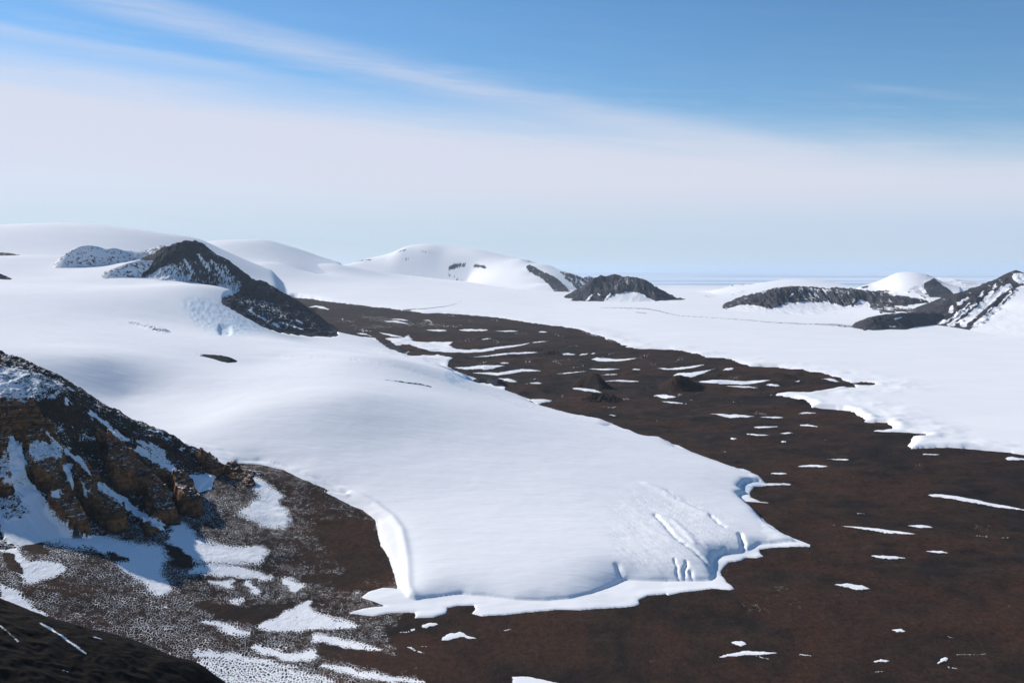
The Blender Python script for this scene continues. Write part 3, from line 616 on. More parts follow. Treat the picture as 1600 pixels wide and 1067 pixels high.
mountain('mountain', 'steep dark peak at the right edge with diagonal snow gullies', "m 600,560 700,530 780,500 870,450 1000,385 1080,345 1200,310 1260,290 1350,235 1420,195 1470,160 1510,130 1560,150 1600,160 1800,215 2200,330 2700,430",
    [(1430,14000),(1585,14600),(1800,14500)], "m 590,600 650,625 800,642 900,656 1080,684 1200,715 1600,745 2000,760 2700,770", ice_surf, 1500, 13, M_farrock, 55, 260, (1,.8), .14, nc=60, warp=5.,
    areas=[(1.,'A',"m 1550,262 1510,330 1430,440 1300,540 1170,640 1090,684 1100,800 3000,800 3000,262",2.),(.55,'A',"m 1490,150 1600,165 2300,340 2300,400 1600,265 1520,240 1490,190",2.),
           (1,'S',"m 915,510 940,470",2.2),(1,'S',"m 905,640 1020,545 1150,440",1.6),(1,'S',"m 1190,370 1225,335",1.6),(.9,'S',"m 1040,630 1200,480 1290,410 1380,330 1460,290",4.6),(.8,'S',"m 940,640 1080,560 1200,440 1310,330",1.2),(.75,'S',"m 820,630 960,560 1100,440",1.),(.8,'S',"m 1150,650 1260,570 1400,430 1480,330",1.5),(1,'S',"m 1230,400 1300,345",1.8),(1,'S',"m 1310,300 1340,270",1.4),
           (.85,'S',"m 800,625 860,595",1.2),(.9,'S',"m 960,550 975,520",1.2),(1,'S',"m 1000,440 1080,385",1.4),(.9,'S',"m 1130,640 1230,560 1300,480",1.2),(.8,'S',"m 700,600 740,555",.9),(.9,'S',"m 1360,330 1400,280",1.),(.55,'A',"m 1090,680 1170,600 1300,500 1420,400 1430,440 1300,560 1180,650",3)],
    extra=[(1560,480,13900)])
mountain('hill', 'low dark rocky mound at the foot of the steep right-hand peak', "l 1000,562 1050,520 1110,480 1200,455 1350,442 1500,440 1600,432 1650,440", [(1340,13300),(1470,13900)], "l 1000,568 1100,567 1220,561 1250,556 1390,560 1440,543 1480,515 1560,505 1650,500", ice_surf, 700, 12, M_farrock, 40, 200, (1.3,.6), .1, areas=[(1,'S',"l 1300,478 1350,465",.9),(.5,'S',"l 1260,530 1310,538",1.)], cat='hill')

# dark pyramid peak on the snow slope
mountain('mountain', 'dark snow-streaked pyramid peak with a long rocky spur falling right to the gravel',
    "i 335,298 430,235 500,185 590,130 640,110 695,98 715,120 770,150 850,190 900,225 960,270 1030,315 1100,320 1150,350 1180,390 1240,410 1290,440 1340,470 1380,510 1430,560 1490,600 1560,640 1580,655",
    [(220,10900),(313,11500),(400,11900),(450,12000),(500,11900),(535,11300)], "i 320,303 370,316 600,320 760,328 812,380 800,430 806,460 900,505 1000,560 1100,618 1200,643 1350,658 1500,665 1585,660", glac_surf, 900, 8.5, M_peak, 75, 240, (1.2,.6), .16, nc=70, nf=50,
    areas=[(.5,'A',"i 330,300 430,240 520,200 640,180 760,190 860,210 880,270 960,330 940,370 870,350 600,325 370,320",3),(.72,'S',"i 680,150 740,240",3),(.66,'S',"i 590,180 640,250 620,300",2.5),(.66,'S',"i 760,190 830,280",3),(.6,'S',"i 540,220 520,290",2.5),(.34,'A',"i 500,190 640,105 700,98 860,190 840,200 700,140 640,150 560,190",1.5),
           (.3,'A',"i 900,420 1100,420 1300,560 1200,640 1050,560 950,500",4),(.55,'S',"i 1180,570 1340,620",1.2),(.8,'S',"i 1290,560 1330,580",1.6),(.75,'S',"i 1150,580 1180,600",1.5),(.6,'S',"i 1000,500 1100,560",1.2),(.6,'A',"i 790,325 860,345 950,372 900,400 850,418 790,430",2)],
    extra=[(430,485,10950)])
HN = glac_surf
mountain('hill', 'low rounded knoll half covered in snow, left of the pyramid peak', "n 340,300 400,245 470,212 520,205 570,210 620,225 680,220 740,235 800,240 880,238", [(90,11700),(230,12200)], "n 330,320 420,330 520,322 600,300 700,290 760,262 880,250", glac_surf, 500, 11, M_dusty, 12, 150, (1,1), .62,
    areas=[(.85,'A',"n 540,230 620,230 640,280 560,270",3)], backz=900, cat='hill', footdz=-2)
mountain('hill', 'flat grey snow-dusted shoulder running left from the pyramid peak', "n 620,362 700,330 760,310 830,292 900,298 980,290 1040,280", [(163,10900),(270,11300)], "n 615,366 700,372 800,368 880,375 960,350 1040,330", glac_surf, 350, 10, M_dusty, 8, 130, (1,1), .58, backz=850, cat='hill', footdz=-2)
mountain('hill', 'thin snow-dusted ridge top just behind the pyramid peak', "n 740,238 850,236 930,212 975,200 990,208 1020,208 1080,213 1130,225 1160,240", [(194,12400),(300,12000)], "n 740,245 900,248 980,262 1060,270 1160,262", glac_surf, 400, 11, M_dusty, 10, 130, (1,1), .5, backz=900, cat='hill', footdz=-2)

lap('far mountains')
# small outcrops in the snow
def outcrop(label, crest, foot, h_back, mat=M_peak, snow=.1, cell=6., rough=10., surf=glac_surf, lift=None, areas=(), size=50., cat='rock outcrop', name='rock_outcrop'):
    f = P(foot); c = P(crest); w = cast(c, surf, 0.); wf = cast(f, surf)
    x0, x1 = c[0, 0], c[-1, 0]; d = np.minimum(np.interp(c[:, 0], f[:, 0], wf[:, 1]), 12400) + h_back
    return mountain(name, label, crest, list(zip(c[:, 0], d)), foot, surf, h_back * 1.2, cell, mat, rough, size, (1,1), snow, areas, nc=20, nf=18, cat=cat)
outcrop('long dark rock hump alone on the smooth snow above the near cliff', "A 870,632 950,634 1010,637 1050,645 1085,662 1112,686", "A 870,635 930,645 980,655 1020,672 1060,680 1112,688", 160, snow=.0, cell=5)
outcrop('dark rocky mound on the glacier edge, left one of the touching pair', "a 1238,790 1260,750 1310,742 1370,750 1420,770 1445,800", "a 1236,795 1290,800 1350,806 1400,808 1446,806", 90, snow=.0, cell=4, surf=ground)
outcrop('larger dark rocky mound on the glacier edge, right one of the touching pair', "b -10,665 40,645 90,625 150,635 200,655 245,685 275,715", "b -10,690 60,692 110,680 150,700 200,722 275,722", 110, snow=.05, cell=4, surf=ground)
outcrop('small dark rock fin where the spur snow meets the valley', "a 700,450 740,442 790,480 830,492 860,520 892,550", "a 695,456 730,490 770,510 820,535 892,553", 150, snow=.0, cell=6, surf=glac_surf)
outcrop('broken dark rubble poking through the snow below the knoll', "i 240,572 290,572 330,590 390,598 430,612 470,615 505,632", "i 240,580 300,598 350,615 420,630 505,637", 60, snow=.62, cell=4, rough=14, size=30, mat=M_dusty)
outcrop('thin rock rib at the far left edge of the snow slope', "n -60,244 0,246 60,250 120,262", "n -60,254 0,255 60,260 120,264", 160, snow=.25, cell=9, mat=M_dusty)
outcrop('dark rock hump cut by the left edge of the photograph', "n -80,368 -20,368 20,378 50,395 85,410", "n -80,400 0,404 50,408 85,412", 120, snow=.2, cell=8)

# hills on the valley floor
def hill(label, crest, foot, hb, **k): return outcrop(label, crest, foot, hb, mat=M_gravel, snow=0., cell=k.pop('cell', 6), rough=k.pop('rough', 22), surf=ground, cat='hill', name='hill', **k)
hill('sharp dark conical hill standing in mid valley', "b 840,690 900,640 960,605 990,598 1010,605 1050,645 1100,690 1165,722", "b 830,700 900,715 960,735 1040,742 1110,745 1170,728", 130, size=60)
hill('broad dark hill with a rugged top, just right of the sharp cone', "c 120,370 180,345 230,312 290,308 340,318 380,345 440,375 500,395", "c 110,420 200,440 300,445 420,425 510,400", 150, size=70)
hill('low smooth hill with a shaded right end, below the sharp cone', "b 880,800 980,775 1080,770 1160,785 1210,805 1250,835", "b 860,830 960,845 1080,850 1180,858 1255,845", 170)
hill('small dark bump on the upper valley floor', "b 560,435 610,418 670,415 700,425 740,448", "b 550,445 620,455 700,455 745,450", 180)
hill('low reddish cone between two thin snow streaks', "b 1200,610 1260,590 1310,577 1350,590 1420,620", "b 1190,622 1280,628 1360,632 1440,626", 170, rough=4)
hill('small dark knob beside the snow bay of the flat ice', "c 1060,440 1100,425 1130,420 1150,440 1160,452", "c 1055,448 1100,456 1165,455", 120)
hill('reddish low hill near the right end of the upper valley', "c 960,320 1020,290 1100,280 1180,290 1240,320", "c 950,335 1050,345 1150,350 1250,335", 220, rough=4)

# ------------------------------------------------------------------ near cliff mountain and dark foreground ridge
BUT = [  # top, bottom (photo points on the face), radius m, height m
 ("E 200,400 260,560", 62, 34), ("E 20,430 60,540", 50, 30), ("E 290,690 350,760", 46, 40), ("E 400,600 450,680 520,750", 50, 46), ("E 560,450 570,540", 52, 40), ("E 640,540 720,620 760,730", 46, 34),
 ("E 850,600 880,680", 44, 44), ("E 960,470 990,510", 34, 26), ("E 700,520 800,570", 26, 16), ("E 480,380 520,400", 34, 16), ("E 1080,520 1150,600", 30, 18), ("E 700,770 740,830", 34, 12), ("E 60,230 140,330", 60, 18)]
SUNLIT_GOLD = {}
def near_mod(X, Y, Z, s):
    base = Z.copy(); x0, y0 = X[0, 0], Y[0, 0]; c = X[0, 1] - X[0, 0]
    def f(x, y):
        i = np.clip(((np.asarray(x) - x0) / c).round().astype(int), 0, X.shape[1] - 1); j = np.clip(((np.asarray(y) - y0) / c).round().astype(int), 0, X.shape[0] - 1)
        return base[j, i]
    add = np.zeros(X.shape)
    wx = X + 16 * fbm(X, Y, 45, 3, 81); wy = Y + 16 * fbm(X, Y, 45, 3, 82)
    for st, r, h in BUT:
        pl = cast(P(st), f, h * .6, 2200, 4600, 400); d, _, _ = seg_dist(pl, wx, wy, False)
        add = np.maximum(add, 1.5 * h * sstep(1.12, .72, d / r))
    k = np.clip(add / 20, 0, 1)
    rid = fbm(X * .9 + Y * .5, Y * .5 - X * .2, 70, 5, 83, .6, True)
    gul = fbm((X * .47 + Y * .88) / 1., (X * .88 - Y * .47) * .22, 48, 4, 86, .55, True); cr_ = fbm(X, Y, 22, 3, 87, .6, True)
    steep = np.clip(s / 90, 0, 1) * sstep(3330, 3250, Y + .25 * (X + 1700)) if False else np.clip(s / 90, 0, 1)
    flat = in_px("e -1500,0 240,65 420,140 540,215 500,330 300,350 0,335 -1500,330", *project(X, Y, base), 4)
    Z = Z + add + ((k * 16 + 5) * (rid - .3) + 13 * (gul - .35) + (.8 + 7 * k) * (cr_ - .3)) * np.clip(s / 60, 0, 1) * (1 - .93 * flat) * (1 - .75 * in_px("E 0,560 130,560 250,700 400,790 640,860 900,900 1300,880 1300,1100 0,1100", *project(X, Y, base), 6))
    st = 13.; ph = Z / st + .6 * fbm(X, Y, 160, 2, 84); Z = Z + k * st * .9 * (-np.sin(2 * np.pi * ph) / (2 * np.pi)) 
    SUNLIT_GOLD['k'] = sstep(.3, 1., k)  # where the towers take the painted sunlit colour
    return Z
near_foot = "o -260,940 -100,905 0,868 60,852 100,838 150,842 200,846 250,830 300,815 350,818 400,815 425,800 440,775 432,745 415,728 385,722 368,727"
nm = mountain('rocky_mountain', 'near brown cliff mountain at the left with snow gullies and golden rock towers',
    "e -1400,-40 -600,20 0,45 140,50 240,65 330,110 420,140 510,180 600,215 700,285 800,350 930,430 1010,465 1150,560 1260,600 1350,612 1450,670 1600,740 f 900,150 950,190 1000,215 1040,250 1050,290 1080,305",
    [(-260,3900),(0,3920),(60,3900),(110,3850),(200,3800),(300,3960),(355,4080)], near_foot, ground, 420, 3.2, M_gold, 16, 90, (1,.8), .2, nc=60, nf=40,
    extra=[(-200,600,3260),(-80,612,3280),(0,622,3300),(37,626,3320),(62,628,3350),(84,625,3400),(97,613,3490),(0,660,3235),(40,665,3260),(80,668,3300),(0,695,3195),(50,700,3230),(110,640,3500),(120,670,3440),(120,705,3390),(150,745,3300),
           (170,680,3600),(200,715,3560),(200,760,3380),(250,735,3650),(250,780,3450),(300,750,3740),(300,785,3580),(345,760,3800),(340,795,3660),(60,770,3050),(100,790,3080),(0,780,3040),(150,815,3130),(200,825,3200),(250,810,3330),(-150,800,2950),(390,770,3790),(400,745,3900)],
    areas=[(.40,'A',"e -1500,60 0,75 140,75 240,90 420,165 540,215 520,280 450,345 300,355 0,335 -1500,330",2.),(.60,'A',"e -1500,230 0,170 200,230 230,330 0,325 -1500,320",4),(.7,'A',"e 420,290 510,275 490,300 440,320",2),
           (.62,'A',"E 110,370 330,400 320,450 180,470 120,520",3),(.55,'A',"E 0,430 40,420 60,520 0,560",3),
           (1,'A',"E 30,380 100,380 110,470 140,570 190,620 240,700 340,790 420,810 640,870 770,880 740,1010 300,900 0,860 0,600 20,540 60,560",2.),(1,'S',"E 60,380 80,440 120,540",5),
           (1,'S',"E 310,500 340,600",5),(.9,'S',"E 210,340 290,420 370,470 410,530",2.4),(1,'S',"E 460,590 560,650 640,720 800,800",4.5),(1,'S',"E 420,250 470,290 530,340 580,370",2.8),(1,'S',"E 640,420 720,470 800,510",4),(.6,'A',"E 620,370 760,410 800,500 700,470",3),
           (1,'S',"E 920,590 1000,650 1100,690 1200,720",4.5),(1,'A',"E 1100,700 1200,640 1280,660 1370,760 1300,780 1180,740",3),(1,'A',"E 640,730 760,790 900,850 1050,880 1200,870 1240,900 1100,960 900,910 760,880 700,810",3),
           (.7,'A',"E 930,550 1030,580 1060,640 960,600",3),(1,'A',"E 370,560 400,590 420,650 400,640 375,600",1.5),(1,'A',"E 240,620 270,600 300,640 230,640",1.5),(.5,'A',"E 830,780 1000,760 1180,860 1000,870 860,840",5),
           (.45,'A',"E 230,280 420,330 420,400 280,390",5),(1,'S',"E 320,130 330,150",1.6),(1,'S',"E 300,185 320,205",1.8),(.6,'S',"E 690,330 740,340 780,370",1.6),(.6,'S',"E 400,350 480,390",3),(1,'S',"E 835,420 845,410",1.5),
           (.05,'A',"E 640,780 690,740 780,830 740,870 650,820",2),(.35,'A',"E 0,570 60,600 140,700 100,740 0,760",4)], modify=near_mod, warp=9.)
M0 = nm
fd_foot = [(-500, 900), (600, 900)]
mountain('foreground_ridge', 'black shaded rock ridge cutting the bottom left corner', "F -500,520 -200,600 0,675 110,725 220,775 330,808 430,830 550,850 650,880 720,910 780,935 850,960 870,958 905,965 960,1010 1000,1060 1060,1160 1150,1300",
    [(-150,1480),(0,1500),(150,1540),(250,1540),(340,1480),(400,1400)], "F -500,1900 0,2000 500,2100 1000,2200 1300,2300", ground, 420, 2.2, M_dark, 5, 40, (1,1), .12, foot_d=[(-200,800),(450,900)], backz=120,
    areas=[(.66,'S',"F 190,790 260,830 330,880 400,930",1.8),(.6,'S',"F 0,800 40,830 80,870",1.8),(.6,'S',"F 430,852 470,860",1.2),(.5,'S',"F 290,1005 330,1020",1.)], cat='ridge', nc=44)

lap('near')
# ------------------------------------------------------------------ snow patches lying on the gravel
def lens(name, label, cat, s, w, mat, surf=ground, thick=1.5, rag=2.1, taper=True, group=None, cell=None, poly=False, kind=None, soft=6., snow_a=None):
    p = P(s); sc = scale_of(s)
    if not poly:
        q = resample(p, 26); t = np.linspace(0, 1, 26); rs = random.Random(int(p[0, 0] * 7 + p[0, 1] * 3)); kk = rs.uniform(.55, 1.7); base_w = np.clip(np.sin(np.pi * t ** kk) ** rs.uniform(.5, 1.1), .05, 1) * w / sc
        up = base_w * (1.0 + .55 * fbm(t * 5, t * 0 + rs.uniform(0, 99), 1., 3, 5)); dn = base_w * (1.0 + .55 * fbm(t * 5, t * 0 + rs.uniform(0, 99), 1., 3, 6))
        mid_ = .5 * w / sc * fbm(t * 2.2, t * 0 + rs.uniform(0, 99), 1., 2, 7)
        p = np.concatenate([q + np.c_[np.zeros(26), mid_ - np.maximum(up, .1)], (q + np.c_[np.zeros(26), mid_ + np.maximum(dn, .1)])[::-1]])
    W = cast(p, surf); lo = W.min(0); hi = W.max(0); span = hi - lo
    d = W[:, 1].mean(); cell = cell or max(d / 1555. * .7, max(span) / 300.); cy_ = cell * 2.
    pad = cell * 5; X, Y = np.meshgrid(np.arange(lo[0] - pad, hi[0] + pad, cell), np.arange(lo[1] - pad * 2, hi[1] + pad * 2, cy_))
    sd, _ = csdf(W, X, Y); sd = sd + rag * cell * 1.5 * fbm(X, Y, cell * 9, 3, int(abs(p[0, 0])) % 97)
    Z = surf(X, Y) + np.where(sd > 0, thick * (1 - np.exp(-sd / soft)) + .6, sd * .35)
    o = mesh_grid(name, X, Y, Z, sd > -5 * cell, mat, {'snow': np.full(X.shape, snow_a) if snow_a is not None else np.clip(.32 + sd / (cell * 7.), .0, 1.1)}); tag(o, label, cat, kind, group); return o
M_patch = rock_mat('ragged_snow', (.024, .0155, .012), (.046, .022, .014), (.036, .022, .016), 1., 0, .9, 0, 3.2, (1, .6, .3), 1.5, (.85, .855, .865))
PATCH = [
 ("H 550,65 620,63 695,63",5,"flat white snow streak on the gravel right of the glacier's blue hollow"),
 ("H 430,97 508,98",4,"short snow dash just off the glacier's far corner"),
 ("H 680,30 800,34",3,"hair-thin snow line above the flat white streak by the glacier corner"),
 ("H 1150,197 1280,210 1420,235 1620,268",8,"longest snow streak, sloping down to the right edge of the photograph"),
 ("H 700,333 850,348 980,368 1105,377",7,"long thin snow streak sloping right, beside the pointed glacier tip"),
 ("H 1060,338 1120,341 1180,347",6,"short snow streak between the two long sloping streaks"),
 ("H 890,479 980,487 1055,489",7,"spindle-shaped snow streak right of and below the pointed glacier tip"),
 ("H 1130,455 1200,459 1245,464",5,"small snow dash right of the spindle-shaped streak"),
 ("H 720,610 800,618 888,632",11,"white leaf-shaped snow patch alone on the lower right gravel"),
 ("H 230,875 275,882 318,885",11,"small oval snow patch above the arched streak at the bottom"),
 ("H 185,945 300,930 460,928",9,"long arched snow streak near the bottom edge"),
 ("H 985,820 1058,826",7,"small oval snow spot in the lower right, far from other patches"),
 ("H 900,970 940,963 985,965",6,"ragged little snow spot near the bottom, left of the slanting one"),
 ("H 1195,975 1260,945",9,"short slanting snow patch at the bottom right, tilted up to the right"),
 ("H 1510,28 1620,33",7,"snow streak at the right edge just below the flat ice"),
 ("H 1130,8 1215,10",3,"thin snow line below the little hooked bay of the flat ice"),
 ("G 470,803 550,795",9,"small snow patch just below the glacier front's dark notch"),
 ("G 560,865 650,845 725,858",14,"ragged butterfly-shaped snow patch below the glacier front"),
 ("c 90,243 200,250 350,238 485,212",9,"curved snow streak below the brown rim, left of the thick wedge"),
 ("c 225,300 380,298 450,285 575,243",18,"thick wedge-shaped snow patch behind the broad rugged-topped hill"),
 ("c 630,255 730,243",10,"small ragged snow patch right of the thick wedge"),
 ("c 430,355 600,352 800,365 1035,345",15,"long wavy snow band right of the broad rugged-topped hill"),
 ("c 640,390 760,395 940,405",7,"broken thin snow line under the long wavy band"),
 ("c 990,378 1060,382 1125,390",10,"small snow patch at the right end of the long wavy band"),
 ("c 1230,355 1285,345",6,"tiny snow hook on the reddish hill near the flat ice"),
 ("c 50,470 150,480 250,475",15,"ragged snow patch at the foot of the broad rugged-topped hill"),
 ("c 110,517 230,528 345,540",6,"straight snow line below the ragged patch at the hill foot"),
 ("c 540,618 650,635 780,640 895,640",14,"bright boat-shaped snow patch in the middle of the brown valley"),
 ("c 930,650 1140,652",6,"thin snow tail to the right of the boat-shaped patch"),
 ("c 1265,622 1340,612 1425,617",7,"thin arched snow streak near the stepped margin of the flat ice"),
 ("c 890,733 1000,733 1100,727",6,"flat snow streak below the tail of the boat-shaped patch"),
 ("c 1270,715 1350,718 1440,730",7,"snow streak sloping right, right of the flat one in mid valley"),
 ("c 830,790 920,798 1030,800",5,"faint thin snow streak, lower left of the two close mid-valley streaks"),
 ("c 1100,787 1220,781",6,"short upturned snow streak, right of the faint thin one"),
 ("c 700,827 755,830",7,"tiny bright snow dash above the glacier's far slope"),
 ("c 1115,852 1175,854",6,"tiny bright snow dash right of centre in the brown valley"),
 ("c 1255,1060 1390,1055 1520,1058",5,"very thin snow line in the brown gravel straight below the snow bay"),
 ("c 1450,328 1530,338 1610,352",11,"snow wedge entering the brown point from the flat ice"),
 ("b -20,246 60,245 125,244",9,"bright snow dash on the upper valley floor, left one of the row"),
 ("b 175,253 370,254",6,"longer bright snow dash, middle one of the upper row"),
 ("b 530,260 615,260",6,"short bright snow dash, right one of the upper row"),
 ("b 65,322 155,315",6,"small snow dash below the upper row"),
 ("b -40,418 60,412 150,400 370,375 480,352",10,"long white streak rising right across the upper valley"),
 ("b 480,350 560,342 630,336",5,"broken pale end of the long rising streak"),
 ("b -40,472 100,462 300,438 540,432",9,"long white streak just below the rising one, ending bluntly"),
 ("b 735,447 800,445 850,449",10,"bright oval snow spot beside the small dark bump"),
 ("b 880,452 960,440",7,"small snow dash right of the bright oval spot"),
 ("b 968,445 1015,436",6,"tiny ragged dash right of the one by the oval spot"),
 ("b 980,486 1180,496 1375,478",15,"wide ragged snow patch below the rim, spiky along its top"),
 ("b -20,560 120,560 260,538",19,"tapered snow patch touching the glacier edge above the paired mounds"),
 ("b 215,519 305,518",7,"small snow dash above the tapered patch"),
 ("b -10,600 200,612 400,580 570,585",15,"long ragged snow patch right above the paired rocky mounds"),
 ("b 945,565 1080,573 1215,570",7,"thin snow line behind the sharp cone's summit"),
 ("b 1320,573 1395,574",7,"short snow dash behind the low reddish cone"),
 ("b 1530,562 1600,568 1650,572",7,"snow dash far right of the low reddish cone"),
 ("b 695,608 800,600 950,587",5,"thin snow line leading left from the sharp cone"),
 ("b 1055,619 1200,612",6,"snow line just right of the sharp cone"),
 ("b 1085,671 1230,666 1395,672",9,"bright snow band at the right foot of the sharp cone"),
 ("b 420,690 500,686 572,688",8,"snow dash between the paired mounds and the sharp cone"),
 ("b 820,728 950,742 1085,768",15,"white wedge of snow in front of the sharp cone"),
 ("b 1120,950 1200,958",6,"small snow dash above the glacier's little blue notch"),
 ("b 190,650 300,662 368,672",17,"snow shelf on the right flank of the paired mounds"),
 ("a 50,165 130,152 240,178",11,"snow patch on the valley floor right behind the pyramid peak's spur"),
 ("a 690,275 800,282 905,300",8,"broad pale streak in the far upper valley"),
 ("a 740,262 830,262 900,272",6,"thin pale streak touching the broad one in the far upper valley"),
 ("a 1010,268 1070,270 1110,300",6,"small hooked streak in the far upper valley"),
 ("a 1030,350 1130,352 1220,355",9,"bright snow dash in the upper valley, left of the two longest in line"),
 ("a 1315,352 1430,352 1555,355",10,"bright snow dash in the upper valley, right of the two longest in line"),
 ("a 460,378 540,385 600,405",7,"curved snow streak close to the spur's snowy foot"),
 ("a 650,368 750,395 860,412",9,"slanting snow streak above the small rock fin"),
 ("a 1270,665 1450,665 1620,648",15,"white tongue of snow beside the glacier's blue-shaded bulge"),
]
for st, w, lab in PATCH: lens('snow_patch', lab, 'snow patch', st, w * (.9 if st[0] in 'ab' else 1.1), M_patch, group='snow patches on the brown gravel')
lens('snow_patch', 'widest snowfield on the upper valley floor, right of the rock fin', 'snow patch', "a 700,420 850,415 900,390 935,440 1000,450 1100,446 1275,450 1240,475 1300,510 1400,515 1620,500 1620,520 1400,542 1200,537 1050,520 960,490 900,470 830,480 800,480 870,530 920,530 880,548", 0, M_patch, poly=True, group='snow patches on the brown gravel')
lens('snow_patch', 'snow patch cut by the bottom edge of the photograph', 'snow patch', "G 888,1037 960,1035 1050,1055 1120,1070 1150,1120 890,1120", 0, M_patch, poly=True, group='snow patches on the brown gravel')
# moraine lines on the flat ice
mo = [("j 360,415 500,410 620,396 680,383 722,362",2.2,"curved dark moraine thread on the ice behind the valley's brown rim"),
      ("k 310,430 500,434 700,442 800,460 900,487 1000,502",5,"dark moraine streak on the ice in front of the flat-topped mountain"),
      ("k 590,468 700,480",4,"short dark moraine fleck below the moraine streak of the flat-topped mountain"),
      ("k 980,500 1200,512 1600,540 l 300,500 600,514 760,522",2.6,"long thin moraine line crossing the flat ice toward the right"),
      ("l 700,515 850,522 950,532 1050,545",11,"thick dark moraine tail leading into the low rocky mound"),
      ("a 695,764 800,776 900,792 1000,802 1040,812 1090,825",4,"thin dark rock line on the smooth glacier left of the paired mounds")]
M_mor = rock_mat('moraine_debris', (.045, .038, .036), (.06, .048, .042), (.08, .06, .05), 1., 0, .9, 0, 1., (1, 1, 1), 4.)
for st, w, lab in mo:
    w *= .75
    gl_ = st.startswith('a')
    lens('moraine', lab, 'moraine', st, w, M_mor, surf=((lambda x, y: glac_surf(x, y) + 4.) if gl_ else ice_surf), thick=5., rag=1.8, snow_a=.5, group='moraines on the ice')

lap('patches')
# ------------------------------------------------------------------ light
SUN_AZ = 54.; SUN_EL = 31.
sc = bpy.context.scene
w = bpy.data.worlds.new('World'); sc.world = w; w.use_nodes = True; nt = w.node_tree; nt.nodes.clear()
sky = N(nt, 'ShaderNodeTexSky', sky_type='NISHITA', sun_disc=False, sun_elevation=radians(SUN_EL), sun_rotation=radians(-SUN_AZ), altitude=1500., air_density=1., dust_density=.2, ozone_density=2.)
bg = N(nt, 'ShaderNodeBackground'); bg.inputs['Strength'].default_value = .11; hs = N(nt, 'ShaderNodeHueSaturation'); hs.inputs['Saturation'].default_value = 1.24; link(nt, sky.outputs[0], hs.inputs['Color']); link(nt, hs.outputs[0], bg.inputs[0])
tc = N(nt, 'ShaderNodeTexCoord'); sep = N(nt, 'ShaderNodeSeparateXYZ'); link(nt, tc.outputs['Generated'], sep.inputs[0])
def wm(op, a, b=None, c=None, clamp=False):
    n = N(nt, 'ShaderNodeMath', operation=op, use_clamp=clamp)
    for i, v in enumerate((a, b, c)):
        if v is None: continue
        if isinstance(v, (int, float)): n.inputs[i].default_value = v
        else: link(nt, v, n.inputs[i])
    return n.outputs[0]
def wr(v, a, b, c=0., d=1.):
    n = N(nt, 'ShaderNodeMapRange', interpolation_type='SMOOTHSTEP'); link(nt, v, n.inputs['Value'])
    for i, x in zip(('From Min', 'From Max', 'To Min', 'To Max'), (a, b, c, d)): n.inputs[i].default_value = x
    return n.outputs[0]
RD = 57.29578
az = wm('MULTIPLY', wm('ARCTAN2', sep.outputs['X'], sep.outputs['Y']), RD); el = wm('MULTIPLY', wm('ARCSINE', sep.outputs['Z']), RD)
cmb = N(nt, 'ShaderNodeCombineXYZ'); link(nt, wm('MULTIPLY', az, .05), cmb.inputs[0]); link(nt, wm('MULTIPLY_ADD', az, .085, el), cmb.inputs[1])
def wn(scale, sx, sy, det=5, rough=.6, dist=.3):
    mp = N(nt, 'ShaderNodeMapping'); link(nt, cmb.outputs[0], mp.inputs[0]); mp.inputs['Scale'].default_value = (sx, sy, 1)
    n = N(nt, 'ShaderNodeTexNoise'); link(nt, mp.outputs[0], n.inputs['Vector']); n.inputs['Scale'].default_value = scale; n.inputs['Detail'].default_value = det; n.inputs['Roughness'].default_value = rough; n.inputs['Distortion'].default_value = dist
    return n.outputs['Fac']
n1 = wn(1., 1.2, .5); n2 = wn(1., 2.5, 1.6, 6, .65)
e1 = wm('MULTIPLY_ADD', az, .085, el)                      # elevation measured along the tilt of the veil
e1 = wm('ADD', e1, wm('MULTIPLY', wm('SUBTRACT', n1, .5), 1.6)); 
veil = wr(wm('ADD', e1, wm('MULTIPLY', wm('SUBTRACT', n2, .5), 2.2)), 9.9, 6.3); low = wr(e1, 2.2, 4.8, .92, 1.)
wisps = wm('MULTIPLY', wr(n2, .42, .75), wr(e1, 12., 8., .03, .3))
def streak(a0, e0, sl, wdt, amp, alo, ahi):
    dist = wm('ABSOLUTE', wm('SUBTRACT', wm('ADD', el, wm('MULTIPLY', wm('SUBTRACT', n1, .5), .8)), wm('MULTIPLY_ADD', az, sl, e0 - sl * a0)))
    x = wm('MULTIPLY', wr(dist, wdt, 0.), amp); x = wm('MULTIPLY', x, wr(az, alo - 4, alo + 4)); return wm('MULTIPLY', wm('MULTIPLY', x, wr(az, ahi + 4, ahi - 4)), wr(n2, .25, .6, .45, 1.))
s1 = streak(-13.5, 12.2, -.20, 1.3, .50, -26, 16); s2 = streak(21.2, 9.2, -.17, .35, .35, 20.5, 22.5); s3 = streak(-20, 11.1, -.10, .6, .35, -40, -14)
cl = wm('MULTIPLY', veil, low); cl = wm('MAXIMUM', cl, 0)
inv = wm('SUBTRACT', 1., wm('MULTIPLY', cl, .93))
for q in (s1, s2, s3, wisps): inv = wm('MULTIPLY', inv, wm('SUBTRACT', 1., wm('MULTIPLY', q, .9)))
fac = wm('SUBTRACT', 1., inv, clamp=True)
bc = N(nt, 'ShaderNodeBackground')
mc = N(nt, 'ShaderNodeMix', data_type='RGBA'); link(nt, wr(el, 1., 5.), mc.inputs[0]); mc.inputs[6].default_value = (.49, .61, .78, 1); mc.inputs[7].default_value = (.665, .69, .80, 1)
link(nt, mc.outputs[2], bc.inputs[0]); bc.inputs['Strength'].default_value = 1.0
mx = N(nt, 'ShaderNodeMixShader'); link(nt, fac, mx.inputs[0]); link(nt, bg.outputs[0], mx.inputs[1]); link(nt, bc.outputs[0], mx.inputs[2])
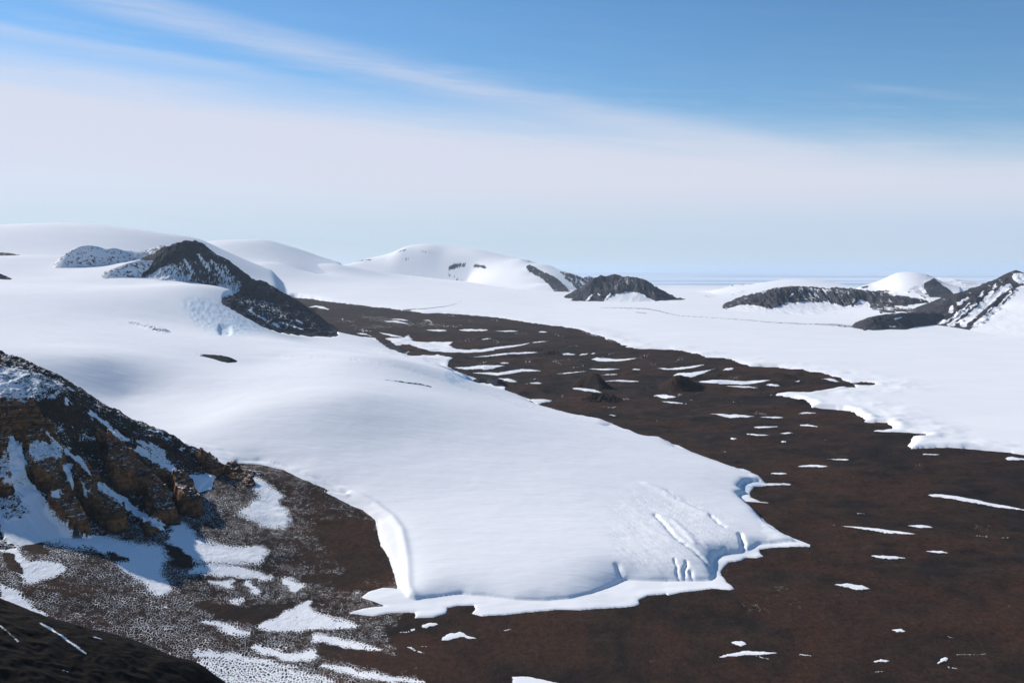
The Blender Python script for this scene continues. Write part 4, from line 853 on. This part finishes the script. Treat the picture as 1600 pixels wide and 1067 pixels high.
wo = N(nt, 'ShaderNodeOutputWorld'); link(nt, mx.outputs[0], wo.inputs[0])

ld = bpy.data.lights.new('sun', 'SUN'); ld.energy = 4.9; ld.angle = radians(.5); ld.color = (1., .945, .865)
lo = bpy.data.objects.new('sun', ld); sc.collection.objects.link(lo); lo.location = (-3000, 2000, 4000)
lo.rotation_euler = (radians(90 - SUN_EL), 0, radians(SUN_AZ - 180))

# ------------------------------------------------------------------ haze
HAZE = True
if HAZE:
    zb, zt, R = -301.0 - .0, 1850., 362000.
    me = bpy.data.meshes.new('haze'); zb = -302.; v = [(x, y, z) for z in (zb, zt) for x, y in ((-R, -R), (R, -R), (R, R), (-R, R))]
    me.from_pydata(v, [], [(0, 3, 2, 1), (4, 5, 6, 7), (0, 1, 5, 4), (1, 2, 6, 5), (2, 3, 7, 6), (3, 0, 4, 7)])
    mm = bpy.data.materials.new('thin_air'); mm.use_nodes = True; t = mm.node_tree; t.nodes.clear()
    pv = N(t, 'ShaderNodeVolumePrincipled'); pv.inputs['Color'].default_value = (.66, .80, .93, 1); pv.inputs['Density'].default_value = 4.0e-6; pv.inputs['Anisotropy'].default_value = .2
    oo = N(t, 'ShaderNodeOutputMaterial'); link(t, pv.outputs[0], oo.inputs['Volume']); me.materials.append(mm)
    hb = bpy.data.objects.new('haze', me); sc.collection.objects.link(hb); hb['kind'] = 'stuff'; hb['label'] = 'thin blue air haze over the whole ice landscape'; hb['category'] = 'haze'

# ------------------------------------------------------------------ camera
cd = bpy.data.cameras.new('camera'); cd.sensor_width = 36.; cd.lens = 36. * F / 1600.; cd.clip_start = 10.; cd.clip_end = 1.5e6
co = bpy.data.objects.new('camera', cd); sc.collection.objects.link(co); co.location = (0, 0, CAMZ); co.rotation_euler = (radians(90) - TH, 0, 0); sc.camera = co
sc.view_settings.view_transform = 'Standard'; sc.view_settings.look = 'None'; sc.view_settings.exposure = .09; sc.view_settings.gamma = 1.
sc.cycles.max_bounces = 5; sc.cycles.diffuse_bounces = 3; sc.cycles.volume_bounces = 1; sc.cycles.use_denoising = True
